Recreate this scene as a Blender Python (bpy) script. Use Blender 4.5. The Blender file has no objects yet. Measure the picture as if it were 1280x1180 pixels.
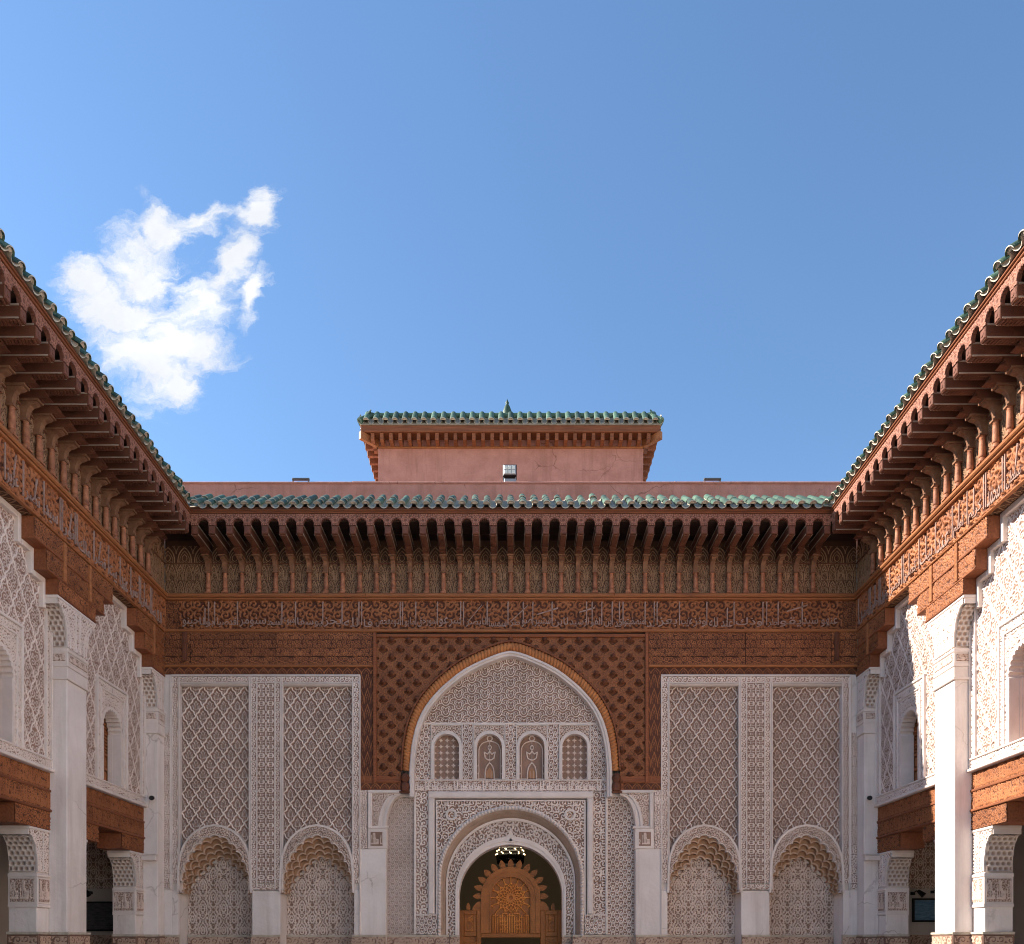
import bpy, math, random, unicodedata
import numpy as np
from mathutils import Vector
random.seed(7); np.random.seed(7)
SC = bpy.context.scene; COL = SC.collection
R = math.radians; PI = math.pi

# ---------------------------------------------------------------- camera, sky, sun, exposure
F, CX, HY, EYE, D = 1050.0, 638.4, 1180.0, 1.65, 18.0       # focal (px of a 1280 px wide picture), principal point, eye height, distance
cd = bpy.data.cameras.new('camera'); cam = bpy.data.objects.new('camera', cd); COL.objects.link(cam)
cam.location = (0, 0, EYE); cam.rotation_euler = (R(90), 0, 0)
cd.sensor_width = 36; cd.lens = 36*F/1280; cd.shift_x = (640-CX)/1280; cd.shift_y = (HY-590)/1280
cd.clip_start = .1; cd.clip_end = 3000
SC.camera = cam
TO_SUN = Vector((-1.39, .255, 1.0)).normalized()
SUN_EL = math.asin(TO_SUN.z); SUN_AZ = math.atan2(TO_SUN.x, TO_SUN.y)
sl = bpy.data.lights.new('sun', 'SUN'); sun = bpy.data.objects.new('sun', sl); COL.objects.link(sun)
sl.energy = 5.0; sl.angle = R(.5); sl.color = (1, .94, .85)
sun.rotation_euler = (-TO_SUN).to_track_quat('-Z', 'Y').to_euler()
SC.view_settings.view_transform = 'Standard'; SC.view_settings.look = 'None'
SC.view_settings.exposure = 1.25; SC.view_settings.gamma = 1; SC.view_settings.use_curve_mapping = False
SC.cycles.filter_width = 1.0; SC.cycles.use_denoising = True; SC.cycles.max_bounces = 8; SC.cycles.diffuse_bounces = 5

w = bpy.data.worlds.new('World'); SC.world = w; w.use_nodes = True
nt = w.node_tree; N = nt.nodes; L = nt.links
bg = N['Background']; bg.inputs['Strength'].default_value = .099
sky = N.new('ShaderNodeTexSky'); sky.sky_type = 'NISHITA'; sky.sun_disc = False
sky.sun_elevation = SUN_EL; sky.sun_rotation = SUN_AZ; sky.altitude = 1200; sky.air_density = 1.2; sky.dust_density = .3; sky.ozone_density = 1.6
def wmath(op, a, b=None, clamp=False):
    n = N.new('ShaderNodeMath'); n.operation = op; n.use_clamp = clamp
    for i, s in enumerate((a, b)):
        if s is None: continue
        if isinstance(s, (int, float)): n.inputs[i].default_value = s
        else: L.new(s, n.inputs[i])
    return n.outputs[0]
tc = N.new('ShaderNodeTexCoord'); sx = N.new('ShaderNodeSeparateXYZ'); L.new(tc.outputs['Generated'], sx.inputs[0])
ys = wmath('MAXIMUM', sx.outputs['Y'], .02)
cx_ = wmath('DIVIDE', sx.outputs['X'], ys); cz_ = wmath('DIVIDE', sx.outputs['Z'], ys)      # tangent plane of the sky to the north
cb = N.new('ShaderNodeCombineXYZ'); L.new(cx_, cb.inputs[0]); L.new(cz_, cb.inputs[1])
def wnoise(scale, detail, rough=.55):
    n = N.new('ShaderNodeTexNoise'); n.inputs['Scale'].default_value = scale; n.inputs['Detail'].default_value = detail; n.inputs['Roughness'].default_value = rough
    L.new(cb.outputs[0], n.inputs['Vector']); return n
nz = wnoise(13, 7, .62)
def vm(op, a, b):
    n = N.new('ShaderNodeVectorMath'); n.operation = op
    for i, s in enumerate((a, b)):
        if isinstance(s, tuple): n.inputs[i].default_value = s
        else: L.new(s, n.inputs[i])
    return n.outputs[0]
dis = vm('MULTIPLY', vm('SUBTRACT', nz.outputs['Color'], (.5, .5, .5)), (.085, .085, 0))
pv = vm('ADD', cb.outputs[0], dis)
best = None
for (px, py, rx, ry, rot) in [(150, 390, 84, 76, 0), (178, 345, 74, 74, 20), (190, 455, 74, 62, 25), (222, 480, 44, 44, 30), (228, 425, 76, 60, 0), (205, 290, 36, 52, -15), (250, 272, 60, 22, -12),
                              (324, 270, 34, 46, 10), (286, 330, 34, 78, 35), (252, 382, 58, 46, 30), (310, 378, 24, 48, 15), (110, 350, 44, 34, 30)]:
    m = N.new('ShaderNodeMapping'); m.vector_type = 'TEXTURE'
    m.inputs['Location'].default_value = ((px-CX)/F, (HY-py)/F, 0); m.inputs['Rotation'].default_value = (0, 0, R(-rot)); m.inputs['Scale'].default_value = (rx/F, ry/F, 1)
    L.new(pv, m.inputs['Vector'])
    ln = N.new('ShaderNodeVectorMath'); ln.operation = 'LENGTH'; L.new(m.outputs[0], ln.inputs[0])
    v = wmath('SUBTRACT', 1.0, ln.outputs['Value'])
    best = v if best is None else wmath('MAXIMUM', best, v)
mpS = N.new('ShaderNodeMapping'); mpS.inputs['Rotation'].default_value = (0, 0, R(-48)); mpS.inputs['Scale'].default_value = (.62, 1.5, 1); L.new(pv, mpS.inputs['Vector'])
fb = wnoise(15, 15, .68); L.new(mpS.outputs[0], fb.inputs['Vector'])
fb2 = wmath('MULTIPLY', wmath('SUBTRACT', fb.outputs['Fac'], .5), 2.9)
den = wmath('ADD', wmath('MULTIPLY', wmath('MAXIMUM', best, -.7), 1.25), fb2)
mr = N.new('ShaderNodeMapRange'); mr.interpolation_type = 'SMOOTHSTEP'; L.new(den, mr.inputs['Value'])
mr.inputs['From Min'].default_value = .0; mr.inputs['From Max'].default_value = .95
msk = wmath('MULTIPLY', mr.outputs[0], wmath('GREATER_THAN', sx.outputs['Y'], .05))
msk = wmath('MULTIPLY', msk, .97)
cs = wnoise(11, 8, .6); crp = N.new('ShaderNodeMapRange'); crp.inputs['From Min'].default_value = .38; crp.inputs['From Max'].default_value = .62; L.new(cs.outputs['Fac'], crp.inputs['Value'])
ccl = N.new('ShaderNodeMix'); ccl.data_type = 'RGBA'; L.new(crp.outputs[0], ccl.inputs[0]); ccl.inputs[6].default_value = (3.9, 4.0, 4.2, 1); ccl.inputs[7].default_value = (4.6, 4.65, 4.7, 1)
mx = N.new('ShaderNodeMix'); mx.data_type = 'RGBA'; shs = N.new('ShaderNodeHueSaturation'); shs.inputs['Saturation'].default_value = 1.12; L.new(sky.outputs[0], shs.inputs['Color']); L.new(msk, mx.inputs[0]); L.new(shs.outputs[0], mx.inputs[6]); L.new(ccl.outputs[2], mx.inputs[7])
L.new(mx.outputs[2], bg.inputs['Color'])

# ---------------------------------------------------------------- materials
def M(name, c, c2=None, scale=2.5, rough=.85, ground=None, bump=.12, bscale=70, grain=None, var=.06, spec=.25, metal=0, emit=None, streak=0, crack=0, lo=.12, hi=.6):
    m = bpy.data.materials.new(name); m.use_nodes = True
    nt = m.node_tree; N = nt.nodes; L = nt.links; b = N['Principled BSDF']
    b.inputs['Roughness'].default_value = rough; b.inputs['Specular IOR Level'].default_value = spec; b.inputs['Metallic'].default_value = metal
    tc = N.new('ShaderNodeTexCoord'); oi = N.new('ShaderNodeObjectInfo')
    ad = N.new('ShaderNodeVectorMath'); ad.operation = 'ADD'
    mu = N.new('ShaderNodeMath'); mu.operation = 'MULTIPLY'; mu.inputs[1].default_value = 37; L.new(oi.outputs['Random'], mu.inputs[0])
    L.new(tc.outputs['Object'], ad.inputs[0]); L.new(mu.outputs[0], ad.inputs[1])
    vec = ad.outputs[0]
    if grain:
        mp = N.new('ShaderNodeMapping'); mp.inputs['Scale'].default_value = grain; L.new(vec, mp.inputs['Vector']); gv = mp.outputs[0]
    else: gv = vec
    n1 = N.new('ShaderNodeTexNoise'); n1.inputs['Scale'].default_value = scale; n1.inputs['Detail'].default_value = 8; n1.inputs['Roughness'].default_value = .65; L.new(gv, n1.inputs['Vector'])
    rp = N.new('ShaderNodeMapRange'); rp.inputs['From Min'].default_value = .32; rp.inputs['From Max'].default_value = .68; L.new(n1.outputs['Fac'], rp.inputs['Value'])
    c2 = c2 or tuple(x*.8 for x in c)
    mix = N.new('ShaderNodeMix'); mix.data_type = 'RGBA'; L.new(rp.outputs[0], mix.inputs[0]); mix.inputs[6].default_value = (*c, 1); mix.inputs[7].default_value = (*c2, 1)
    col = mix.outputs[2]
    if streak:
        mp2 = N.new('ShaderNodeMapping'); mp2.inputs['Scale'].default_value = (2.2, 2.2, .18); L.new(vec, mp2.inputs['Vector'])
        n3 = N.new('ShaderNodeTexNoise'); n3.inputs['Scale'].default_value = 1.6; n3.inputs['Detail'].default_value = 7; n3.inputs['Roughness'].default_value = .7; L.new(mp2.outputs[0], n3.inputs['Vector'])
        r3 = N.new('ShaderNodeMapRange'); r3.inputs['From Min'].default_value = .5; r3.inputs['From Max'].default_value = .75; r3.inputs['To Max'].default_value = streak; L.new(n3.outputs['Fac'], r3.inputs['Value'])
        m3 = N.new('ShaderNodeMix'); m3.data_type = 'RGBA'; L.new(r3.outputs[0], m3.inputs[0]); L.new(col, m3.inputs[6]); m3.inputs[7].default_value = (c[0]*.55, c[1]*.5, c[2]*.45, 1); col = m3.outputs[2]
    if crack:
        wn = N.new('ShaderNodeTexNoise'); wn.inputs['Scale'].default_value = 3; wn.inputs['Detail'].default_value = 6; L.new(vec, wn.inputs['Vector'])
        wa = N.new('ShaderNodeVectorMath'); wa.operation = 'MULTIPLY_ADD'; L.new(wn.outputs['Color'], wa.inputs[0]); wa.inputs[1].default_value = (.35, .35, .35); L.new(vec, wa.inputs[2])
        vo = N.new('ShaderNodeTexVoronoi'); vo.feature = 'DISTANCE_TO_EDGE'; vo.inputs['Scale'].default_value = .75; L.new(wa.outputs[0], vo.inputs['Vector'])
        c1 = N.new('ShaderNodeMapRange'); c1.inputs['From Min'].default_value = .003; c1.inputs['From Max'].default_value = .010; c1.inputs['To Min'].default_value = 1; c1.inputs['To Max'].default_value = 0; L.new(vo.outputs['Distance'], c1.inputs['Value'])
        pn_ = N.new('ShaderNodeTexNoise'); pn_.inputs['Scale'].default_value = .55; pn_.inputs['Detail'].default_value = 4; L.new(vec, pn_.inputs['Vector'])
        p1 = N.new('ShaderNodeMapRange'); p1.inputs['From Min'].default_value = .48; p1.inputs['From Max'].default_value = .56; p1.inputs['To Max'].default_value = crack; L.new(pn_.outputs['Fac'], p1.inputs['Value'])
        cm_ = N.new('ShaderNodeMath'); cm_.operation = 'MULTIPLY'; L.new(c1.outputs[0], cm_.inputs[0]); L.new(p1.outputs[0], cm_.inputs[1])
        m4 = N.new('ShaderNodeMix'); m4.data_type = 'RGBA'; L.new(cm_.outputs[0], m4.inputs[0]); L.new(col, m4.inputs[6]); m4.inputs[7].default_value = (c[0]*.4, c[1]*.35, c[2]*.3, 1); col = m4.outputs[2]
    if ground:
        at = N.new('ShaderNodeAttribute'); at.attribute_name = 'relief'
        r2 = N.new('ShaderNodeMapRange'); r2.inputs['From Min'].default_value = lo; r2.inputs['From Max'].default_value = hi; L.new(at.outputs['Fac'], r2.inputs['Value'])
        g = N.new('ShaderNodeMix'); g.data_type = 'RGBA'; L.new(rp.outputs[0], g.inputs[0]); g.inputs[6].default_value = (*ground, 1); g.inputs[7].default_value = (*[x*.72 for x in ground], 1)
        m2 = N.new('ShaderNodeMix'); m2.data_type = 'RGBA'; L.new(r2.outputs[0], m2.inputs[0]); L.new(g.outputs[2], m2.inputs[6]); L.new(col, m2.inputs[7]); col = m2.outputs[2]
    hs = N.new('ShaderNodeHueSaturation'); L.new(col, hs.inputs['Color'])
    vr = N.new('ShaderNodeMapRange'); vr.inputs['To Min'].default_value = 1-var; vr.inputs['To Max'].default_value = 1+var; L.new(oi.outputs['Random'], vr.inputs['Value']); L.new(vr.outputs[0], hs.inputs['Value'])
    L.new(hs.outputs[0], b.inputs['Base Color'])
    if bump:
        n2 = N.new('ShaderNodeTexNoise'); n2.inputs['Scale'].default_value = bscale; n2.inputs['Detail'].default_value = 5; L.new(gv if grain else vec, n2.inputs['Vector'])
        bp = N.new('ShaderNodeBump'); bp.inputs['Strength'].default_value = bump; bp.inputs['Distance'].default_value = .02; L.new(n2.outputs['Fac'], bp.inputs['Height']); L.new(bp.outputs[0], b.inputs['Normal'])
    if emit:
        b.inputs['Emission Color'].default_value = (*emit[0], 1); b.inputs['Emission Strength'].default_value = emit[1]
    return m
GRX = (.5, 8, 8)
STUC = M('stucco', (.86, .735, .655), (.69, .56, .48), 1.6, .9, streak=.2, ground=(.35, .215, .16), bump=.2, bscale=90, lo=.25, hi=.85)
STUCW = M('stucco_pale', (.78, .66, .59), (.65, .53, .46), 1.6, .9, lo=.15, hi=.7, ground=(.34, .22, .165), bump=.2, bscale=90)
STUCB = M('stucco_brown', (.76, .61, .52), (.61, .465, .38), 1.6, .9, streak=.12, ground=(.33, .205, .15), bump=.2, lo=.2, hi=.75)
PLAS = M('plaster', (.82, .73, .67), (.68, .59, .53), 1.1, .85, bump=.3, bscale=14, streak=.5, crack=.5)
TRIM = M('plaster_trim', (.76, .66, .595), (.64, .545, .48), 2.2, .85, bump=.1, streak=.12)
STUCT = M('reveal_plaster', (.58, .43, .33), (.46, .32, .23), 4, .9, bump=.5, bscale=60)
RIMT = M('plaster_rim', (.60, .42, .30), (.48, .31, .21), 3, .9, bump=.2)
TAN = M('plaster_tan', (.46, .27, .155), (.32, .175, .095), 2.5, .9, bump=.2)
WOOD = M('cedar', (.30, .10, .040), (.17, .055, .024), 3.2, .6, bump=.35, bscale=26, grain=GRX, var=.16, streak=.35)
WOODC = M('cedar_carved', (.40, .15, .058), (.25, .085, .034), 2.6, .62, streak=.3, ground=(.11, .037, .018), bump=.3, bscale=60, var=.14, lo=.0, hi=.7)  # darker recess ground paints shade into the colour for stronger relief contrast
ROPE = M('cedar_rope', (.50, .20, .066), (.34, .125, .045), 3, .55, bump=.3, bscale=26, var=.1)
WOODL = M('cedar_ledge', (.42, .16, .056), (.24, .085, .034), 3.0, .55, bump=.3, bscale=26, grain=GRX, var=.12)
WOODH = M('cedar_hollows', (.36, .135, .052), (.22, .078, .032), 2.6, .62, ground=(.17, .06, .027), bump=.3, bscale=60, lo=-.2, hi=.7, streak=.3)  # hollow floors coloured darker than the face: shade of the pits painted in
WOODB = M('cedar_bracket', (.46, .185, .078), (.20, .07, .032), 5, .62, ground=(.15, .054, .028), bump=.55, bscale=38, var=.16)
LIST = M('listel_paint', (.40, .31, .235), (.27, .19, .14), 5, .75, bump=.2)
CONS = M('console_paint', (.27, .135, .072), (.15, .065, .034), 6, .75, bump=.4, bscale=40)
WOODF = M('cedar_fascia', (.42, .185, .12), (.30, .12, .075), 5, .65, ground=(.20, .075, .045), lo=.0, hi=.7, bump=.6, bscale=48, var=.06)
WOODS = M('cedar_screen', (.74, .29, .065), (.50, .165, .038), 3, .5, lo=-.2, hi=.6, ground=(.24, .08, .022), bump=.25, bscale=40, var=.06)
COLO = M('colonnette_paint', (.46, .19, .095), (.19, .068, .036), 9, .6, bump=.2, var=.12)
PAINT = M('painted_frieze', (.37, .215, .12), (.23, .125, .065), 3, .8, ground=(.10, .042, .021), bump=.2, var=.05)
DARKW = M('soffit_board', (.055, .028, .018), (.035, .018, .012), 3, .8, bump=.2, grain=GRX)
INK = M('lettering_paint', (.40, .27, .22), (.25, .14, .10), 6, .8, bump=.2, var=.05)
PINK = M('pink_render', (.53, .25, .195), (.41, .18, .135), 2.6, .9, bump=.6, bscale=22, streak=.8, crack=.75, var=.03)
GREEN = M('green_glaze', (.026, .075, .046), (.10, .145, .10), 9, .5, bump=.4, bscale=30, streak=.4, var=.5, spec=.25)
PAN = M('pan_glaze', (.52, .42, .33), (.26, .23, .16), 11, .7, bump=.2, bscale=30, var=.2)
MORT = M('mortar', (.60, .51, .40), (.40, .33, .25), 8, .9, bump=.4, bscale=40)
ZEL = M('zellij', (.56, .39, .29), (.44, .29, .2), 5, .6, ground=(.24, .13, .09), bump=.2, spec=.4)
METAL = M('grey_metal', (.33, .33, .34), rough=.5, metal=.3, bump=.05)
BLACK = M('black_metal', (.012, .011, .011), rough=.5, bump=.05)
LENS = M('lamp_lens', (.75, .74, .66), (.62, .6, .52), 10, .25, bump=.05, spec=.5)
BULB = M('lit_bulb', (.9, .8, .5), emit=((1, .70, .32), 3), bump=0)
HALL = M('hall_plaster', (.42, .36, .28), (.36, .30, .23), 1, .9)
GAL = M('gallery_plaster', (.55, .48, .42), (.48, .41, .36), 1, .9)
STONE = M('courtyard_marble', (.62, .57, .52), (.52, .47, .43), .8, .5, bump=.05)
PIC = M('picture_print', (.05, .13, .21), (.17, .30, .40), 4.5, .35, bump=0, grain=(1.5, 1, 5))
PICD = M('picture_dark', (.035, .032, .032), (.11, .10, .10), 6, .35, bump=0, grain=(1.2, 1, 5))
IRON = M('iron_grey', (.12, .12, .125), rough=.6, bump=.05)
LANT = M('lantern_stain', (.46, .24, .13), (.38, .19, .10), 6, .8, bump=.1)

# ---------------------------------------------------------------- mesh helpers (local convention: fronts face -y, x along, z up)
class MB:
    def __init__(s): s.v = []; s.f = []; s.mi = []
    def add(s, vs, fs, mi=0):
        o = len(s.v); s.v += [tuple(map(float, p)) for p in vs]; s.f += [tuple(i+o for i in f) for f in fs]; s.mi += [mi]*len(fs)
    def box(s, x0, x1, y0, y1, z0, z1, mi=0):
        s.add([(x0, y0, z0), (x1, y0, z0), (x1, y1, z0), (x0, y1, z0), (x0, y0, z1), (x1, y0, z1), (x1, y1, z1), (x0, y1, z1)],
              [(0, 3, 2, 1), (4, 5, 6, 7), (0, 1, 5, 4), (1, 2, 6, 5), (2, 3, 7, 6), (3, 0, 4, 7)], mi); return s
    def bbox(s, x0, x1, y0, y1, z0, z1, b=.012, mi=0):      # box with a chamfered front
        P = [(x0, y1, z0), (x1, y1, z0), (x1, y1, z1), (x0, y1, z1), (x0, y0+b, z0), (x1, y0+b, z0), (x1, y0+b, z1), (x0, y0+b, z1),
             (x0+b, y0, z0+b), (x1-b, y0, z0+b), (x1-b, y0, z1-b), (x0+b, y0, z1-b)]
        fs = [(3, 2, 1, 0), (8, 9, 10, 11)]
        for k in range(4):
            j = (k+1) % 4; fs += [(k, j, 4+j, 4+k), (4+k, 4+j, 8+j, 8+k)]
        s.add(P, fs, mi); return s
    def prism(s, pts, y0, y1, mi=0):                         # polygon in (x,z)
        n = len(pts)
        s.add([(x, y0, z) for x, z in pts]+[(x, y1, z) for x, z in pts], [tuple(range(n)), tuple(range(2*n-1, n-1, -1))]+[(i, (i+1) % n, n+(i+1) % n, n+i) for i in range(n)], mi); return s
    def prismx(s, pts, x0, x1, mi=0):                        # polygon in (y,z) extruded along x
        n = len(pts)
        s.add([(x0, y, z) for y, z in pts]+[(x1, y, z) for y, z in pts], [tuple(range(n)), tuple(range(2*n-1, n-1, -1))]+[(i, (i+1) % n, n+(i+1) % n, n+i) for i in range(n)], mi); return s
    def tube(s, p0, p1, r0, r1=None, n=10, mi=0):
        r1 = r0 if r1 is None else r1; p0 = Vector(p0); p1 = Vector(p1); a = (p1-p0).normalized()
        u = a.orthogonal().normalized(); v = a.cross(u)
        vs = []
        for p, r in ((p0, r0), (p1, r1)):
            vs += [p+(u*math.cos(2*PI*k/n)+v*math.sin(2*PI*k/n))*r for k in range(n)]
        s.add(vs, [(k, (k+1) % n, n+(k+1) % n, n+k) for k in range(n)]+[tuple(range(n-1, -1, -1)), tuple(range(n, 2*n))], mi); return s
    def lathe(s, prof, c=(0, 0, 0), n=12, mi=0, ribs=0, amp=0):
        vs = []; fs = []
        for r, z in prof:
            for k in range(n):
                a = 2*PI*k/n; rr = r*(1+amp*math.cos(ribs*a)); vs.append((c[0]+rr*math.cos(a), c[1]+rr*math.sin(a), c[2]+z))
        for i in range(len(prof)-1):
            for k in range(n): fs.append((i*n+k, i*n+(k+1) % n, (i+1)*n+(k+1) % n, (i+1)*n+k))
        s.add(vs, fs, mi); return s
    def grid(s, P, mi=0, flip=False):                        # P[i][j] points
        P = np.asarray(P, float); a, b = P.shape[:2]
        fs = [((i*b+j), (i+1)*b+j, (i+1)*b+j+1, i*b+j+1) if flip else (i*b+j, i*b+j+1, (i+1)*b+j+1, (i+1)*b+j) for i in range(a-1) for j in range(b-1)]
        s.add(P.reshape(-1, 3), fs, mi); return s
    def band(s, inn, out, y0, y1, mi=0, back=False):         # plate between two matched curves: front face and both rims
        a = np.array([[(x, y0, z) for x, z in out], [(x, y0, z) for x, z in inn], [(x, y1, z) for x, z in inn]])
        s.grid(a, mi); s.grid(np.array([[(x, y1, z) for x, z in out], [(x, y0, z) for x, z in out]]), mi)
        n = len(inn)
        for k in (0, n-1):
            s.add([(inn[k][0], y0, inn[k][1]), (out[k][0], y0, out[k][1]), (out[k][0], y1, out[k][1]), (inn[k][0], y1, inn[k][1])], [(0, 1, 2, 3)], mi)
        return s
    def mesh(s, name, mats, smooth=False):
        me = bpy.data.meshes.new(name); me.from_pydata(s.v, [], s.f)
        for m in (mats if isinstance(mats, (list, tuple)) else [mats]): me.materials.append(m)
        if any(s.mi): me.polygons.foreach_set('material_index', s.mi)
        if smooth:
            me.polygons.foreach_set('use_smooth', [True]*len(s.f))
            if smooth != True: me.set_sharp_from_angle(angle=R(smooth))
        me.update(); return me
def npmesh(name, V, Fq, mat, rel=None):
    me = bpy.data.meshes.new(name); nv, nf = len(V), len(Fq)
    me.vertices.add(nv); me.vertices.foreach_set('co', np.ascontiguousarray(V, dtype=np.float32).ravel())
    me.loops.add(nf*4); me.loops.foreach_set('vertex_index', np.ascontiguousarray(Fq, dtype=np.int32).ravel())
    me.polygons.add(nf); me.polygons.foreach_set('loop_start', np.arange(0, nf*4, 4, dtype=np.int32))
    if rel is not None:
        at = me.attributes.new('relief', 'FLOAT', 'POINT'); at.data.foreach_set('value', np.ascontiguousarray(rel, dtype=np.float32))
    me.materials.append(mat); me.update(calc_edges=True)
    me.polygons.foreach_set('use_smooth', np.ones(nf, dtype=bool)); return me
def relief(name, x0, x1, z0, z1, y, depth, fn, mat, res=.0125, mask=None, clip=True):
    nx = max(2, int(round((x1-x0)/res))+1); nz = max(2, int(round((z1-z0)/res))+1)
    X, Z = np.meshgrid(np.linspace(x0, x1, nx), np.linspace(z0, z1, nz))
    H = fn(X, Z); H = np.clip(H, -.3, 1.6) if clip else H
    V = np.stack([X, y-H*depth, Z], -1).reshape(-1, 3)
    idx = np.arange(nx*nz).reshape(nz, nx)
    Fq = np.stack([idx[:-1, :-1], idx[:-1, 1:], idx[1:, 1:], idx[1:, :-1]], -1).reshape(-1, 4)
    rel = H.reshape(-1)
    if mask is not None:
        xc = (X[:-1, :-1]+X[1:, 1:])/2; zc = (Z[:-1, :-1]+Z[1:, 1:])/2
        Fq = Fq[mask(xc, zc).reshape(-1)]
        used = np.unique(Fq); mp = np.full(nx*nz, -1, np.int64); mp[used] = np.arange(len(used)); V = V[used]; rel = rel[used]; Fq = mp[Fq]
    return npmesh(name, V, Fq, mat, rel)
def resample(pts, n):
    p = np.asarray(pts, float); d = np.r_[0, np.cumsum(np.hypot(*np.diff(p, axis=0).T))]; t = np.linspace(0, d[-1], n)
    return np.stack([np.interp(t, d, p[:, 0]), np.interp(t, d, p[:, 1])], -1)
def relief_band(name, inn, out, y, depth, fn, mat, n, m):    # carved band between two matched (x,z) curves; fn(s,t) in metres
    a = resample(inn, n); b = resample(out, n); t = np.linspace(0, 1, m)[:, None, None]
    P = a[None]*(1-t)+b[None]*t
    mid = (a+b)/2; s = np.r_[0, np.cumsum(np.hypot(*np.diff(mid, axis=0).T))]; wd = np.hypot(*(b-a).T)
    S = np.repeat(s[None], m, 0); T = t[..., 0]*wd[None]
    H = np.clip(fn(S, T), -.3, 1.6)
    V = np.stack([P[..., 0], y-H*depth, P[..., 1]], -1).reshape(-1, 3); idx = np.arange(n*m).reshape(m, n)
    Fq = np.stack([idx[:-1, :-1], idx[1:, :-1], idx[1:, 1:], idx[:-1, 1:]], -1).reshape(-1, 4)
    return npmesh(name, V, Fq, mat, H.reshape(-1))
def obj(name, me, parent=None, loc=(0, 0, 0), rz=0, **pr):
    o = bpy.data.objects.new(name, me); COL.objects.link(o); o.location = loc
    if rz: o.rotation_euler = (0, 0, rz)
    if parent is not None: o.parent = parent
    for k, v in pr.items(): o[k] = v
    return o
def thing(name, label, cat, loc=(0, 0, 0), rz=0, group=None):
    o = obj(name, None, None, loc, rz, label=label, category=cat)
    if group: o['group'] = group
    return o
def copy_tree(o, parent=None):
    c = o.copy(); COL.objects.link(c); c.parent = parent
    for ch in list(o.children): copy_tree(ch, c)
    return c

# ---------------------------------------------------------------- carving patterns as periodic height rasters
class Tile:
    def __init__(s, w, h, n=160): s.w, s.h = w, h; s.nx = n; s.nz = max(8, int(round(n*h/w))); s.a = np.zeros((s.nz, s.nx)); s.d = w/n
    def line(s, pts, wd, ht=1.0, soft=None, wd2=None):
        soft = soft or wd*.45; p = np.asarray(pts, float); n = len(p)-1
        for k in range(n):
            (x0, z0), (x1, z1) = p[k], p[k+1]
            ww = wd if wd2 is None else wd+(wd2-wd)*k/max(1, n-1)
            r = ww/2+soft
            i0, i1 = int((min(x0, x1)-r)/s.d)-1, int((max(x0, x1)+r)/s.d)+2; j0, j1 = int((min(z0, z1)-r)/s.d)-1, int((max(z0, z1)+r)/s.d)+2
            I = np.arange(i0, i1); J = np.arange(j0, j1); X = (I+.5)[None]*s.d; Z = (J+.5)[:, None]*s.d
            dx, dz = x1-x0, z1-z0; l2 = dx*dx+dz*dz+1e-12
            t = np.clip(((X-x0)*dx+(Z-z0)*dz)/l2, 0, 1); dd = np.hypot(X-x0-t*dx, Z-z0-t*dz)
            v = ht*np.clip((ww/2+soft*.5-dd)/soft, 0, 1)
            ix = np.ix_(J % s.nz, I % s.nx); s.a[ix] = np.maximum(s.a[ix], v)
        return s
    def blob(s, x, z, r, ht=1.0): return s.line([(x, z), (x+1e-4, z)], 2*r, ht, soft=r*.7)
    def __call__(s, x, z):
        fx = np.asarray(x)/s.d-.5; fz = np.asarray(z)/s.d-.5; i = np.floor(fx).astype(int); j = np.floor(fz).astype(int); u = fx-i; v = fz-j
        a = s.a; i0, i1, j0, j1 = i % s.nx, (i+1) % s.nx, j % s.nz, (j+1) % s.nz
        return a[j0, i0]*(1-u)*(1-v)+a[j0, i1]*u*(1-v)+a[j1, i0]*(1-u)*v+a[j1, i1]*u*v
    def mirror(s):
        s.a = np.concatenate([s.a, s.a[:, ::-1]], 1); s.nx *= 2; s.w *= 2; return s
def arc(cx, cz, rx, a0, a1, n=12, rz=None, r1=None):
    t = np.linspace(R(a0), R(a1), n); rr = np.linspace(rx, r1 if r1 is not None else rx, n); q = (rz or rx)/rx
    return np.stack([cx+rr*np.cos(t), cz+rr*q*np.sin(t)], -1)
def bez(p0, p1, p2, p3, n=12):
    t = np.linspace(0, 1, n)[:, None]; p0, p1, p2, p3 = map(np.array, (p0, p1, p2, p3))
    return (1-t)**3*p0+3*(1-t)**2*t*p1+3*(1-t)*t*t*p2+t**3*p3
def arab(c, n=5, seed=1, wd=.14, m=None, leaf=.15, nleaf=4, px=36, turns=1.35):      # running scrolls with curled leaves
    rr = random.Random(seed); m = m or n
    t = Tile(c*n, c*m, n*px)
    for i in range(n):
        for j in range(m):
            x = (i+.5+rr.uniform(-.12, .12))*c; z = (j+.5+rr.uniform(-.12, .12))*c; s = 1 if (i+j) % 2 else -1; a0 = rr.uniform(0, 360)
            P = arc(x, z, .60*c, a0, a0+s*360*turns, 26, r1=.10*c)
            t.line(P, wd*c); t.blob(*P[-1], wd*.95*c)
            for k in range(nleaf):
                q = P[3+int(k*17/nleaf)]; an = math.atan2(q[1]-z, q[0]-x)+s*rr.uniform(.5, 1.1); l = c*rr.uniform(.20, .34)
                e = (q[0]+l*math.cos(an), q[1]+l*math.sin(an)); md = (q[0]+l*.6*math.cos(an-.5*s), q[1]+l*.6*math.sin(an-.5*s))
                t.line(bez(q, md, md, e, 6), leaf*1.25*c, 1, wd2=leaf*.5*c)
    return t
A_FINE = arab(.105, 6, 3, wd=.17); A_MID = arab(.15, 6, 5, wd=.15); A_BIG = arab(.21, 5, 9, wd=.13, nleaf=5)
A_WOOD = arab(.095, 6, 13, wd=.13, nleaf=2, leaf=.12); A_SCR = arab(.20, 6, 21, wd=.13, m=3, leaf=.19, nleaf=4, turns=1.2)
A_RING = arab(.16, 6, 31, wd=.14, nleaf=5)
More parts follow.
